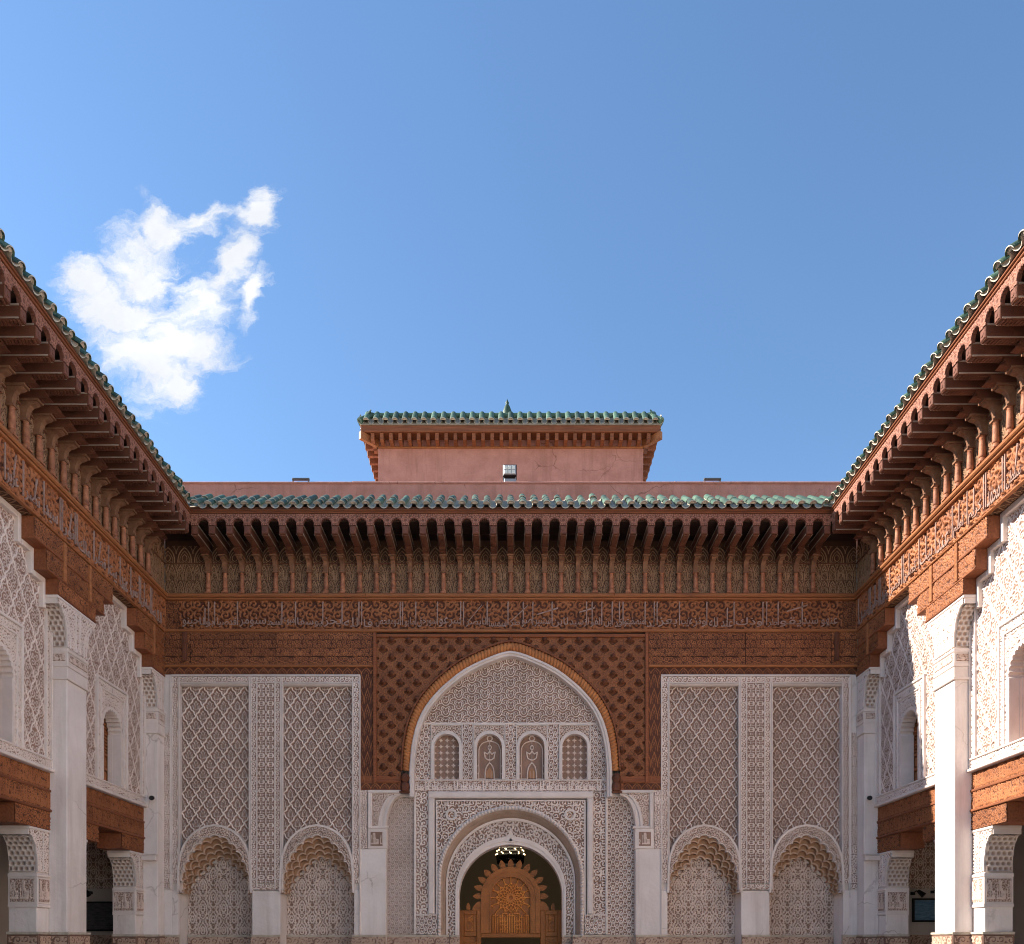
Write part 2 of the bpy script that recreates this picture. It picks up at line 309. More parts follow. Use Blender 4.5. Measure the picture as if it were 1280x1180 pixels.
def sebka(w, h, lw=None, motif=True):
    t = Tile(w, h, 200); lw = lw or .030*w/.3
    def rib(p, q):
        p = np.array(p, float); q = np.array(q, float); s = np.linspace(0, 1, 17)[:, None]; nrm = np.array([-(q-p)[1], (q-p)[0]]); nrm /= np.hypot(*nrm)
        return p+(q-p)*s+nrm*.010*(w/.3)*np.sin(4*PI*s)
    for a, b in (((0, h/2), (w/2, h)), ((w/2, h), (w, h/2)), ((w, h/2), (w/2, 0)), ((w/2, 0), (0, h/2))): t.line(rib(a, b), lw, 1.0, soft=lw*.5)
    th = .017*w/.3
    for (cx, cz) in ((w/2, h/2), (0, 0)) if motif else ():
        for s in (-1, 1):
            X = lambda f: cx+s*f*w
            Zf = lambda f: cz+f*h
            t.line(bez((X(.15), Zf(-.17)), (X(.17), Zf(.02)), (X(.10), Zf(.14)), (X(0), Zf(.24)), 12), th, .70)
            t.line([(X(.20), Zf(-.17)), (X(0), Zf(-.17))], th, .62)
            t.line(bez((X(.06), Zf(-.15)), (X(.07), Zf(-.02)), (X(.05), Zf(.05)), (X(0), Zf(.08)), 8), th*.9, .55)
            t.line([(X(0), Zf(.10)), (X(0), Zf(.2))], th*1.1, .5)
            t.line(bez((X(.15), Zf(-.17)), (X(.24), Zf(-.12)), (X(.30), Zf(-.02)), (X(.22), Zf(.04)), 10), th, .55)
            t.line(bez((X(0), Zf(-.17)), (X(.10), Zf(-.2)), (X(.10), Zf(-.30)), (X(0), Zf(-.34)), 10), th, .55)
            t.blob(X(.18), Zf(.13), th*.8, .5)
    return t
SEB = sebka(87/5*D/F, 24.6*D/F); SEBS = sebka(.40, .66, .026, False); A_LEAF = arab(.125, 6, 61, wd=.15, nleaf=3, leaf=.13)
def t_heart():
    w, h = .563, .247; t = Tile(w, h, 260); k = .018
    for (cx, cz) in ((0, 0), (w/2, h/2)):
        for s in (-1, 1):
            f = lambda a, b: (cx+s*a*w, cz+b*h)
            t.line(bez(f(0, .20), f(.02, .42), f(.13, .42), f(.11, .12), 12), k)
            t.line(bez(f(.11, .12), f(.10, -.1), f(.06, -.22), f(0, -.24), 10), k)
            t.line(bez(f(0, -.44), f(.10, -.46), f(.16, -.22), f(.17, -.02), 12), k*1.1)
            t.line(bez(f(.17, -.02), f(.18, .12), f(.24, .20), f(.33, .22), 10), k*1.1)
            t.line(bez(f(.15, .18), f(.20, .30), f(.15, .42), f(.09, .46), 10), k)
            t.blob(*f(.25, .32), k*.8, .8)
            t.line(bez(f(.03, -.06), f(.06, .02), f(.05, .10), f(0, .08), 8), k*.8, .8)
            t.line(bez(f(.22, -.14), f(.24, -.02), f(.30, .04), f(.36, -.02), 10), k*.8, .8)
            t.line(bez(f(.16, -.12), f(.13, -.02), f(.15, .06), f(.20, .10), 8), k*.8, .8)
    return t
HEART = t_heart()
def t_star():
    c = .138; t = Tile(c, c, 60); n = t.nx
    X, Z = np.meshgrid((np.arange(n)+.5)/n-.5, (np.arange(t.nz)+.5)/t.nz-.5)
    x0, z0 = np.abs(np.abs(X)-.5), np.abs(np.abs(Z)-.5)
    star = np.clip((.74-np.sqrt(x0)-np.sqrt(z0))/.14+.5, 0, 1); rr = np.hypot(X, Z)
    ring = np.clip((.05-np.abs(rr-.40))/.05+.3, 0, 1)*.35+np.clip((.14-rr)/.08, 0, 1)*.25
    t.a = np.maximum(star, ring); return t
STAR = t_star()
def t_knot():
    w, h = .30, .27; t = Tile(w, h, 130); k = .024
    for s in (-1, 1):
        f = lambda a, b: (w/2+s*a*w, b*h)
        t.line([f(.46, 0), f(.46, .3), f(.34, .42), f(.34, .58), f(.46, .7), f(.46, 1)], k)
        t.line([f(0, .28), f(.20, .28), f(.20, .72), f(0, .72)], k)
        t.line([f(.08, -.12), f(.08, .12)], k); t.line([f(.20, 0), f(.34, .0)], k); t.line([f(.27, .16), f(.27, .84)], k*.8, .7)
        t.line([f(0, .5), f(.12, .5)], k, .8)
    return t
KNOT = t_knot()
def t_kufic(w=.62, h=.26, seed=2):
    r = random.Random(seed); t = Tile(w, h, 230); k = .024; x = .02
    while x < w-.03:
        hh = r.choice((.9, .9, .55, .4))
        t.line([(x, .14*h), (x, hh*h)], k); t.line([(x, .16*h), (x+.05, .16*h)], k)
        if r.random() < .6: t.line(arc(x+.035, .34*h, .026, 0, 330, 12), k*.8)
        else: t.line(bez((x, hh*h), (x+.03, h*.95), (x+.05, h*.7), (x+.03, h*.5), 8), k*.75, .8)
        x += r.choice((.05, .065, .08))
    return t
KUF = t_kufic(); KUFS = t_kufic(.36, .24, 5)
def t_palm():
    w, h = .34, .36; t = Tile(w, h, 150); k = .020
    for (cx, cz) in ((w/2, h/2), (0, 0)):
        for s in (-1, 1):
            f = lambda a, b: (cx+s*a*w, cz+b*h)
            t.line(bez(f(0, -.46), f(.22, -.40), f(.28, .10), f(0, .34), 16), k)
            t.line(bez(f(.10, -.30), f(.34, -.28), f(.44, -.04), f(.30, .10), 14), k); t.blob(*f(.29, .06), k)
            t.line(bez(f(0, -.16), f(.12, -.14), f(.12, .10), f(0, .16), 10), k)
            t.line(bez(f(.17, .08), f(.26, .20), f(.24, .34), f(.10, .40), 10), k*.9, .8); t.blob(*f(0, .0), k*.7)
    return t
PALM = t_palm()
def t_petal():
    w, h = .175, .19; t = Tile(w, h, 80); k = .020
    for (cx, cz) in ((w/2, h/2), (0, 0)):
        for s in (-1, 1):
            f = lambda a, b: (cx+s*a*w, cz+b*h)
            t.line(bez(f(0, -.40), f(.30, -.30), f(.30, .10), f(0, .40), 10), k); t.line(bez(f(0, -.1), f(.10, -.08), f(.10, .08), f(0, .14), 6), k*.9, .9)
            t.line(bez(f(.20, .10), f(.36, .14), f(.40, .3), f(.24, .36), 7), k*.8, .8)
    return t
PETAL = t_petal()
def t_zig(w, h, k):
    t = Tile(w, h, 120)
    for s in (-1, 1):
        f = lambda a, b: (w/2+s*a*w, b*h)
        t.line(bez(f(.5, .02), f(.45, .55), f(.2, .6), f(0, .95), 10), k); t.line(bez(f(.26, .02), f(.24, .3), f(.1, .4), f(0, .6), 8), k*.7, .7)
    return t
ZIG = t_zig(.20, .154, .014)
def t_niche(w, h, k):                                        # painted blind arches of the frieze under the eaves
    t = Tile(w, h, 150)
    for s in (-1, 1):
        f = lambda a, b: (w/2+s*a*w, b*h)
        t.line(bez(f(.40, 0), f(.42, .5), f(.25, .72), f(0, .92), 14), k); t.line(bez(f(.30, 0), f(.30, .4), f(.16, .55), f(0, .72), 12), k*.7, .8)
        t.line(bez(f(.5, .55), f(.47, .8), f(.40, .9), f(.33, .96), 8), k*.8, .8)
        t.line(bez(f(0, .10), f(.2, .14), f(.2, .4), f(0, .5), 10), k*.7, .8); t.line(bez(f(.05, 0), f(.16, .1), f(.22, .1), f(.26, 0), 8), k*.7, .7)
    return t
SP = .3583                                                   # bracket spacing
NICHE = t_niche(SP/2, .33, .013); NICHE2 = t_niche(SP, .36, .02)
mxm = np.maximum
A_NF = arab(.115, 4, 71, wd=.11, nleaf=2, leaf=.10, m=6)

# ---------------------------------------------------------------- lettering
NOJOIN = set('ادذرزو')
def shape(w):
    out = []
    for i, c in enumerate(w):
        p = i > 0 and w[i-1] not in NOJOIN; n = i < len(w)-1 and c not in NOJOIN
        out.append(unicodedata.lookup(unicodedata.name(c)+(' MEDIAL' if p and n else ' FINAL' if p else ' INITIAL' if n else ' ISOLATED')+' FORM'))
    return ''.join(reversed(out))
_gl = {}
def word_mesh(s):
    if s in _gl: return _gl[s]
    c = bpy.data.curves.new('word', 'FONT'); c.body = ' '.join(shape(k) for k in reversed(s.split())); c.size = 1; c.extrude = .5; c.resolution_u = 3; c.offset = .004
    o = bpy.data.objects.new('word', c); COL.objects.link(o); bpy.context.view_layer.update()
    me = bpy.data.meshes.new_from_object(o.evaluated_get(bpy.context.evaluated_depsgraph_get()))
    v = np.array([p.co[:] for p in me.vertices]); f = [tuple(p.vertices) for p in me.polygons]
    bpy.data.objects.remove(o); bpy.data.curves.remove(c); bpy.data.meshes.remove(me); _gl[s] = (v, f); return v, f
def put_word(mb, s, x0, x1, z0, z1, y, th):
    v, f = word_mesh(s); a = v.min(0); b = v.max(0); q = (v-a)/np.maximum(b-a, 1e-6)
    mb.add(np.stack([x0+q[:, 0]*(x1-x0), y-(q[:, 2])*th, z0+q[:, 1]*(z1-z0)], -1), f)
def tall(mb, x, z0, z1, y, th, wd=.027, lean=0):             # a tall upright with its notched head
    mb.prism([(x-wd*.35, z0), (x+wd*.35, z0), (x+wd*.5+lean, z1-.05), (x+wd*.62+lean, z1-.01), (x-wd*.2+lean, z1), (x-wd*.5+lean, z1-.05)], y-th, y)

# ================================================================ SETTING
def px(p, Y=D): return (p-CX)*Y/F
def pz(p, Y=D): return (HY-p)*Y/F+EYE
K = D/F
G = EYE                                                      # heights h are above the eye
ground = obj('ground', MB().box(-400, 400, -400, 400, -.5, 0).mesh('ground', STONE)); ground['kind'] = 'structure'

# ---------------------------------------------------------------- FAR WALL
XW = 7.42
bw = thing('courtyard_wall', 'shaded far wall with the great carved arch and four blind niches', 'wall', (0, D, 0))
mas = MB()
mas.box(-13, -1.35, .64, 1.1, 0, 11.2); mas.box(1.35, 13, .64, 1.1, 0, 11.2); mas.box(-1.35, 1.35, .78, 1.1, 4.0, 11.2)
mas.box(-XW-.3, -2.95, .06, .64, pz(843), 8.66+G); mas.box(2.95, XW+.3, .06, .64, pz(843), 8.66+G); mas.box(-2.95, 2.95, .16, .64, pz(806), 8.66+G)
mas.box(-2.85, 2.85, .34, .64, pz(1000), pz(808))
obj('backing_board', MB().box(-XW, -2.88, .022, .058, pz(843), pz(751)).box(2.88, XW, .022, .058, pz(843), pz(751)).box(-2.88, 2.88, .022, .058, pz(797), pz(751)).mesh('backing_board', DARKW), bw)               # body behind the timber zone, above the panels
obj('masonry', mas.mesh('masonry', PLAS), bw)
# ledge, inscription frieze, moulding
led = MB()
for a, b in ((-XW, -3.1), (-3.098, 2.2), (2.202, XW)):
    led.bbox(a, b, -.13, .03, 7.395+G, 7.475+G, .02); led.bbox(a, b, -.09, .03, 7.35+G, 7.394+G, .012)
obj('ledge', led.mesh('ledge', WOODL), bw)
zi0, zi1 = pz(787), pz(751)
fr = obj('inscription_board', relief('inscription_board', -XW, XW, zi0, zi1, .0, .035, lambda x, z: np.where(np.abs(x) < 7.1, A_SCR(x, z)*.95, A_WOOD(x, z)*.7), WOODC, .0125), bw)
body = [(1046, 1003, 'عنهو سيد'), (1001, 974, 'يقو'), (971, 959, 'طر'), (952, 919, 'وذكـ'.replace('ـ', '')), (915, 886, 'عند لله'), (882, 866, 'ونز'), (865, 851, 'عزيب'),
        (846, 822, 'بعز'), (818, 808, 'لد'), (805, 780, 'منصفيتو'), (777, 768, 'قد'), (764, 755, 'بن'), (750, 738, 'لفو'), (736, 712, 'لزسيد'), (710, 690, 'لابن'), (688, 668, 'ستبير'),
        (665, 652, 'صو'), (650, 637, 'طر'), (633, 611, 'سمسا'), (608, 582, 'لابصر'), (576, 549, 'سرعو'), (546, 522, 'سورحق'), (519, 506, 'مابو'), (499, 470, 'دومعحض'), (466, 455, 'فا'), (448, 430, 'لله'),
        (427, 405, 'بحز'), (403, 372, 'يوسفا'), (369, 355, 'مبوع'), (352, 335, 'لمسجد'), (333, 300, 'سنومر'), (296, 272, 'قدضيا'), (268, 250, 'بولا'), (249, 229, 'حينو')]
talls = [261.4, 269, 297.5, 353, 370, 404, 428, 449, 452.5, 500.6, 503.5, 520, 547, 576, 579.5, 609, 635, 654, 666, 690, 733, 740, 752, 765, 774, 778.5, 806, 817.5, 821, 849, 883, 917, 953, 957.6, 972, 1002]
tx = MB(); yt = -.028; zb = zi0+.045
for a, b, s in body: put_word(tx, s, px(b), px(a), zb, zb+(.20 if len(s) > 2 else .17), yt, .016)
for t in talls: tall(tx, px(t), zb+.04, zi1-.03, yt, .016)
for t, f in ((257, .62), (908.6, .62)): tall(tx, px(t), zb+.04, zb+.5*f+.1, yt, .016)
for (xa, za, xb, zb2) in ((983, 765, 1008, 757.5), (671, 769, 697, 761), (724, 766, 743, 760.5), (638, 778, 659, 758), (585, 778, 602, 757)):       # long slanted kaf strokes
    tx.prism([(px(xa), pz(za)-.014), (px(xb), pz(zb2)-.018), (px(xb)+.012, pz(zb2)+.018), (px(xa), pz(za)+.010)], yt-.016, yt)
obj('lettering', tx.mesh('lettering', INK), fr)
st = MB()
for a, b in ((-XW, -1.2), (-1.198, 4.1), (4.102, XW)): st.bbox(a, b, -.055, .03, pz(790.6), pz(787), .014)
obj('moulding', st.mesh('moulding', WOODL), bw)
# carved planks between the frieze and the stucco, four courses, both sides of the spandrel frame
cut = [790.6, 800.2, 810.4, 820.8, 831.2]
for sgn in (-1, 1):
    for a, b in ((172.3, 293), (293.4, 400), (400.4, 433)):
        for k in range(4):
            x0, x1 = sorted((sgn*a*K, sgn*b*K)); dz = random.uniform(0, .006)
            obj('plank', relief('plank', x0+.003, x1-.003, pz(cut[k+1])+.006, pz(cut[k])-.004, -.004-dz, .02,
                lambda x, z, k=k: A_WOOD(x*.9+k*.13, z)*.9, WOODC, .0135), bw)
    xp = sgn*407*K
    obj('post', MB().bbox(xp-.045, xp+.045, -.07, .02, pz(827), pz(791), .012).mesh('post', WOODB), bw)
    x0, x1 = sorted((sgn*172.3*K, sgn*433*K))
    obj('rail', MB().bbox(x0, x1, -.05, .03, pz(834.3), pz(831.3), .012).mesh('rail', WOODL), bw)
    obj('zigzag_band', relief('zigzag_band', x0, x1, pz(843), pz(834.3), 0, .016, lambda x, z: ZIG(x, z-pz(843)), WOODC, .012), bw)
    x0, x1 = sorted((sgn*172*K, sgn*188*K))
    obj('zigzag_band', relief('zigzag_band', x0, x1, pz(979), pz(843.2), 0, .016, lambda x, z: ZIG(x*1.4, (z-pz(979))*.45), WOODC, .012), bw)
    x0, x1 = sorted((sgn*141*K, sgn*188*K))
    obj('zigzag_band', relief('zigzag_band', x0, x1, pz(987), pz(979.2), -.005, .016, lambda x, z: ZIG(x, z-pz(987)), WOODC, .012), bw)
    fm = MB(); fm.bbox(*sorted((sgn*167.8*K, sgn*172*K)), -.05, .03, pz(979), pz(791), .014); fm.bbox(*sorted((sgn*139*K, sgn*167.7*K)), -.05, .03, pz(979), pz(976), .014)
    fm.bbox(*sorted((0, sgn*167.7*K)), -.045, .03, pz(797), pz(793.2), .014); fm.box(*sorted((sgn*137*K, sgn*188*K)), -.004, .62, pz(987.4), pz(970))
    obj('frame', fm.mesh('frame', WOOD), bw)
# great arch: measured half outline (u, y px)
HALF = np.array([(0, 813.6), (10, 815.3), (20, 818.6), (34.4, 824.5), (46, 829.8), (57.8, 836.2), (68, 843.2), (76.6, 850.3), (85.3, 857.6), (93, 865.5), (100.5, 874), (107, 883.1), (112.3, 892.3), (116.4, 901.9), (119.8, 912), (122.3, 923), (124.3, 934), (125.3, 944), (126.3, 956), (126.8, 964), (127, 996)])
def full(half, y=D):                                         # px half outline -> (x,z) curve from left foot to right foot
    h = np.array([(u*y/F, (HY-v)*y/F+EYE) for u, v in half]); return np.concatenate([(h*[-1, 1])[::-1], h[1:]])
def offset(c, d, smooth=True):
    c = np.asarray(c); t = np.gradient(c, axis=0); t /= np.hypot(t[:, 0], t[:, 1])[:, None]; return c+np.stack([-t[:, 1], t[:, 0]], -1)*d
ARCH = resample(full(HALF), 121); ARCH_IN = offset(ARCH, -6.2*K); ROPE_BASE = resample(full(HALF[:20]), 161); ROPE_OUT = offset(ROPE_BASE, 12.5*K)
def inside(c):
    xs = c[:, 0]; zs = c[:, 1]; r = xs >= 0; zz = zs[r][::-1]; xx = xs[r][::-1]
    def f(x, z): return (np.abs(x) < np.interp(z, zz, xx)) & (z < zs.max())
    return f
in_rope = inside(offset(resample(full(HALF), 121), 10*K)); in_arch = inside(ARCH); in_in = inside(ARCH_IN)
BG = arab(.11, 6, 41, wd=.2, nleaf=3)
dxb, dzb = 21.3*K, 10.55*K; zb0 = pz(802.5)
def hollows(x, z):                                           # heart-shaped hollows in staggered rows, a raised listel round each
    out = None
    for o_ in (0, 1):
        u = (np.mod(x/dxb-.5*o_+.5, 1)-.5)*dxb; v = (np.mod((z-zb0)/(2*dzb)-.5*o_+.5, 1)-.5)*2*dzb
        au = np.abs(u); d = np.minimum(np.hypot(au-.056, (v-.012)*1.25)-.050, np.maximum(np.maximum(au*.80+np.abs(v+.012)*1.25-.078, v-.03), -.2))
        d = np.maximum(d, .042-np.hypot(u, v-.058)); d = d+.008; out = d if out is None else np.minimum(out, d)
    pit = np.clip(-out/.022, 0, 1); ring = np.clip(1-np.abs(out-.014)/.013, 0, 1)
    sl_ = np.clip((np.mod((z-zb0)/(2*dzb)+.5, 1)-.5)*2*dzb, -.09, .09); v_ = np.where(np.abs(sl_) < .09, sl_, 0)
    return np.where(pit > 0, -1.5*pit, mxm(ring*.95, BG(x, z)*.55))
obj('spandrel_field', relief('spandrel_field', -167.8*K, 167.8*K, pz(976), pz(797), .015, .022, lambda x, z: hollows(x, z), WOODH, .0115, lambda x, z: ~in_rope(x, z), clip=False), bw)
bmm = MB(); bmm.lathe([(.046, 0), (.054, .024), (.048, .044), (.034, .050), (.028, .062), (.014, .074), (.0005, .076)], (0, 0, 0), 18, ribs=6, amp=.09)
bmm.v = [(x, -z, y) for x, y, z in bmm.v]; BM = bmm.mesh('boss', WOODB, True)
for r in range(17):
    for c in range(-8, 9):
        x = (c+(.5 if r % 2 else 0))*dxb; z = zb0-r*dzb+.060
        if abs(x) < 160*K and z > pz(973) and not in_rope(np.array(abs(x)-.03), np.array(z-.03)): obj('boss', BM, bw, (x, .012, z))
# twisted rope moulding and its outer bead
NR_ = 1301
rb_ = resample(full(HALF[:20]), NR_); rwd = (10.6-2.2*np.clip((np.abs(np.linspace(-1, 1, NR_))-.55)/.45, 0, 1))*K
rp = offset(rb_, 1)*0+rb_+(offset(rb_, 1)-rb_)*(rwd/2)[:, None]; tg = np.gradient(rp, axis=0); tg /= np.hypot(*tg.T)[:, None]; nr = np.stack([-tg[:, 1], tg[:, 0]], -1)
sarc = np.r_[0, np.cumsum(np.hypot(*np.diff(rp, axis=0).T))]; sm = sarc[-1]/2
P = []
for k in range(NR_):
    row = []
    for q in range(19):
        a = PI*q/18; ss = abs(sarc[k]-sm); rad = rwd[k]*.56*(.74+.30*abs(math.sin(-a*.55+.35*math.sin(2*a)+ss*43))**.7)
        n_ = nr[k]*math.cos(a)*rad; row.append((rp[k][0]+n_[0], -math.sin(a)*rad*.95+.03, rp[k][1]+n_[1]))
    P.append(row)
obj('rope_moulding', MB().grid(P, flip=True).mesh('rope_moulding', ROPE, True), bw)
_r = (10.8-2.2*np.clip((np.abs(np.linspace(-1, 1, 161))-.55)/.45, 0, 1))*K; _n = offset(ROPE_BASE, 1)-ROPE_BASE; bi = ROPE_BASE+_n*_r[:, None]; bo = bi+_n*1.9*K
obj('bead_moulding', MB().band(bi, bo, -.05, .04).mesh('bead_moulding', WOOD), bw)
for s in (-1, 1):
    kb = MB().lathe([(.001, -.20), (.085, -.19), (.10, -.11), (.085, -.03), (.06, 0), (.085, .05), (.095, .10), (.07, .16), (.03, .19)], (s*132*K, -.03, pz(978)), 12, ribs=6, amp=.06)
    kb.box(*sorted((s*126*K, s*139*K)), -.05, .03, pz(991.5), pz(989.0))
    obj('impost_knob', kb.mesh('impost_knob', WOODB, 50), bw)
obj('arch_moulding', MB().band(ARCH_IN, ARCH, -.015, .22).band(offset(ARCH, -3.4*K), offset(ARCH, -1.2*K), -.045, 0).mesh('arch_moulding', TRIM, 40), bw)
# tympanum, on the plane 0.2 m behind the wall face
YR = .2; DR = D+YR
rx = lambda u: u*DR/F
rz = lambda p: pz(p, DR)
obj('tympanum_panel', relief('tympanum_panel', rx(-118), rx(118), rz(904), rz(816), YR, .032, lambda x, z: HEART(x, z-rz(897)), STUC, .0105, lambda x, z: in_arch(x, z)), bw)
cour = MB(); cour.bbox(rx(-121.5), rx(121.5), YR-.04, YR+.02, rz(905.6), rz(903.6), .008); cour.bbox(rx(-125), rx(125), YR-.04, YR+.02, rz(976.2), rz(974.6), .008)
obj('string_course', cour.mesh('string_course', TRIM), bw)
def round_arch(u0, hw, ytop, ybot, n=17, Y=DR):
    yc = ytop+hw; pts = [(u0-hw, ybot)]+[(u0-hw*math.cos(a), yc-hw*math.sin(a)) for a in np.linspace(0, PI, n)]+[(u0+hw, ybot)]
    return np.array([(u*Y/F, (HY-v)*Y/F+EYE) for u, v in pts])
def lantern_tile(u0):
    t = Tile(rx(34), .01+(rz(916)-rz(977)), 200); W_ = t.w; k = .027
    f = lambda a, b: (W_/2+a*W_, b*t.h)
    t.line(arc(W_/2, .86*t.h, .055, 0, 360, 18), k)
    for s in (-1, 1):
        t.line(bez(f(s*.40, .02), f(s*.40, .4), f(s*.40, .5), f(s*.40, .62), 8), k*.8); t.line(bez(f(s*.40, .62), f(s*.36, .76), f(s*.2, .80), f(0, .80), 10), k*.8)
        t.line(bez(f(0, .72), f(s*.10, .70), f(s*.06, .64), f(0, .62), 8), k*.8)
        t.line([f(s*.16, .46), f(s*.20, .58), f(s*.08, .54), f(0, .60)], k); t.line(bez(f(s*.16, .46), f(s*.1, .43), f(s*.05, .42), f(0, .42), 6), k)
        t.line(bez(f(s*.17, .05), f(s*.17, .22), f(s*.14, .30), f(0, .36), 10), k); t.line([f(s*.17, .05), f(s*.17, .02)], k); t.line([f(s*.06, .05), f(s*.06, .2)], k*.6, .6)
        for q in (.14, .30): t.blob(*f(s*.42, q), .02, .9)
        t.line([f(s*.2, .04), f(s*.48, .04)], k*.6, .7)
    t.line([f(0, .80), f(0, .36)], k*.5, .8)
    return t
LT = lantern_tile(0)
for u0 in (-80, -26.6, 26.6, 80):
    inn = round_arch(u0, 15.6, 918, 974.6); out = round_arch(u0, 19, 913.8, 974.6)
    obj('window_arch', MB().band(inn, out, YR-.05, YR+.16).mesh('window_arch', TRIM), bw)
    xc, zt = rx(u0), rz(974.6); hw = rx(16); topc = rz(918)-hw
    ins = lambda x, z: (np.abs(x-xc) < hw) & ((z < topc) | (np.hypot(x-xc, z-topc) < hw))
    if abs(u0) > 50: fn = lambda x, z: STAR(x-xc, z-zt-.05)
    else: fn = lambda x, z: LT(x-xc+LT.w/2, z-zt)
    obj('window_tracery', relief('window_tracery', xc-hw, xc+hw, zt, rz(917), YR+.12, .03, fn, STUCB, .0095, ins), bw)
    if abs(u0) < 50: obj('lantern_inlay', MB().prism([(xc-.075, zt+.06), (xc+.075, zt+.06), (xc+.07, zt+.2), (xc, zt+.28), (xc-.07, zt+.2)], YR+.105, YR+.125).mesh('lantern_inlay', LANT), bw)
    oarc = lambda x, z, h2=rx(18.6): (np.abs(x-xc) > h2) | ((z > topc) & (np.hypot(x-xc, z-topc) > h2))
    obj('window_spandrel', relief('window_spandrel', rx(u0-18.6), rx(u0+18.6), rz(940), rz(907), YR, .03, lambda x, z: A_FINE(x-xc, z), STUCB, .0105, oarc), bw)
    fm = MB()
    for s in (-1, 1): fm.bbox(rx(u0+s*19.4)-.012, rx(u0+s*19.4)+.012, YR-.045, YR+.02, rz(974.6), rz(905.6), .006)
    fm.bbox(rx(u0-19.4), rx(u0+19.4), YR-.045, YR+.02, rz(907.4), rz(905.7), .006)
    obj('window_frame', fm.mesh('window_frame', TRIM), bw)
for a, b in ((-123, -100.5), (-59.6, -47), (-6.2, 6.2), (47, 59.6), (100.5, 123)):
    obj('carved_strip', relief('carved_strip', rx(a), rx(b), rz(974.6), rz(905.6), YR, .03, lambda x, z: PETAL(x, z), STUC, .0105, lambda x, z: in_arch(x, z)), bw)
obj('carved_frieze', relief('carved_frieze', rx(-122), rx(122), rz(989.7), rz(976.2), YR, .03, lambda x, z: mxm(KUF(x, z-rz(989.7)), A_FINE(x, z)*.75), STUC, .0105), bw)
# portal
for s in (-1, 1):
    srt = lambda a, b: sorted((rx(s*a), rx(s*b)))
    obj('carved_strip', relief('carved_strip', *srt(103.3, 118), rz(1143), rz(989.9), YR, .03, lambda x, z: A_MID(z, x), STUC, .0105), bw)
    obj('carved_panel', relief('carved_panel', *srt(121.2, 160), rz(1170), rz(996), YR+.02, .03, lambda x, z: PETAL(x-rx(s*138), z), STUC, .0105), bw)
    obj('jamb_block', relief('jamb_block', *srt(92, 118), rz(1168), rz(1143.4), YR-.03, .035, lambda x, z: PETAL(x, (z-rz(1168))), STUCW, .0105), bw)
    fm = MB(); fm.bbox(*srt(118, 121), YR-.06, YR+.03, rz(1168), rz(996), .01); fm.bbox(*srt(95, 103), YR-.10, YR+.03, rz(1143), rz(998.5), .03)
    fm.bbox(*srt(91.5, 93.6), YR-.04, YR+.03, rz(1143), rz(1002.1), .006); fm.bbox(*srt(92, 118), YR-.05, YR+.03, rz(1144.2), rz(1142.4), .006)
    obj('portal_frame', fm.mesh('portal_frame', TRIM), bw)
    ro = np.array([(rx(s*74)+rx(7.4)*math.cos(a), rz(1018.8)+rx(7.4)*math.sin(a)) for a in np.linspace(0, 2*PI, 25)]); c_ = np.array([rx(s*74), rz(1018.8)]); ri = c_+(ro-c_)*.62
    obj('roundel', MB().band(ri, ro, YR-.07, YR+.0).band(c_+(ro-c_)*.02, ri, YR-.012, YR, 1).mesh('roundel', [TRIM, TAN], 40), bw)
tp = MB(); tp.bbox(rx(-103), rx(103), YR-.10, YR+.03, rz(998.4), rz(990), .03); tp.bbox(rx(-93.6), rx(93.6), YR-.04, YR+.03, rz(1002), rz(1000.2), .006)
tp.lathe([(.001, -.02), (.07, -.01), (.075, .01), (.03, .03)], (0, YR-.04, rz(1003)), 10)
obj('portal_frame', tp.mesh('portal_frame', TRIM), bw)
def horse(cy, r, Y, ybot=1171, n=61):
    pts = [(-r, ybot)]+[(-r*math.cos(a), cy-r*math.sin(a)) for a in np.linspace(0, PI, n)]+[(r, ybot)]
    return np.array([(u*Y/F, (HY-v)*Y/F+EYE) for u, v in pts])
O1 = horse(1099, 91.5, DR); O1m = horse(1099, 89.3, DR); O1i = horse(1099.5, 87, DR)
rb = rx(91.5)**2
obj('portal_spandrel', relief('portal_spandrel', rx(-93), rx(93), rz(1143), rz(1000.2), YR, .032, lambda x, z: A_MID(np.abs(x), z), STUC, .0105,
    lambda x, z: ((z > rz(1099)) & (x*x+(z-rz(1099))**2 > rb)) | ((z <= rz(1099)) & (np.abs(x) > rx(91.5)))), bw)
bd = relief_band('bead_ring', resample(O1i, 640), resample(O1, 640), YR-.03, .075, lambda s, t: np.clip(np.sin(t/.077*PI), 0, 1)**.6*(.2+.8*np.abs(np.sin(s*PI/.075))), TRIM, 640, 9)
obj('bead_ring', bd, bw)
O2 = horse(1103.5, 80.5, D+.46); y1 = YR-.02
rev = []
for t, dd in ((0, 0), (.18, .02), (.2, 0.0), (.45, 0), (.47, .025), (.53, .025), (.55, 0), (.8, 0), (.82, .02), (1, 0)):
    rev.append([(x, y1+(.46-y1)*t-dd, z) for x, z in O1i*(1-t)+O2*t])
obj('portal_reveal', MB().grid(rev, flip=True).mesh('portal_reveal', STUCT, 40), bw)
O3 = horse(1116.5, 67.5, D+.46); O2b = horse(1104.5, 78.5, D+.44); O4 = horse(1120.5, 64.6, D+.46)
obj('portal_ring', relief_band('portal_ring', O3, O2, .46, .035, lambda s, t: A_RING(s-3.0, t)*np.clip(t/.03-.6, 0, 1), STUCW, 560, 26), bw)
obj('portal_moulding', MB().band(O2b, O2, .40, .5).band(horse(1118, 66.4, D+.46), horse(1115.2, 69, D+.46), .40, .5).band(O4, O3, .42, .80).mesh('portal_moulding', TRIM, 40), bw)
pk = MB(); Yp = D+.42
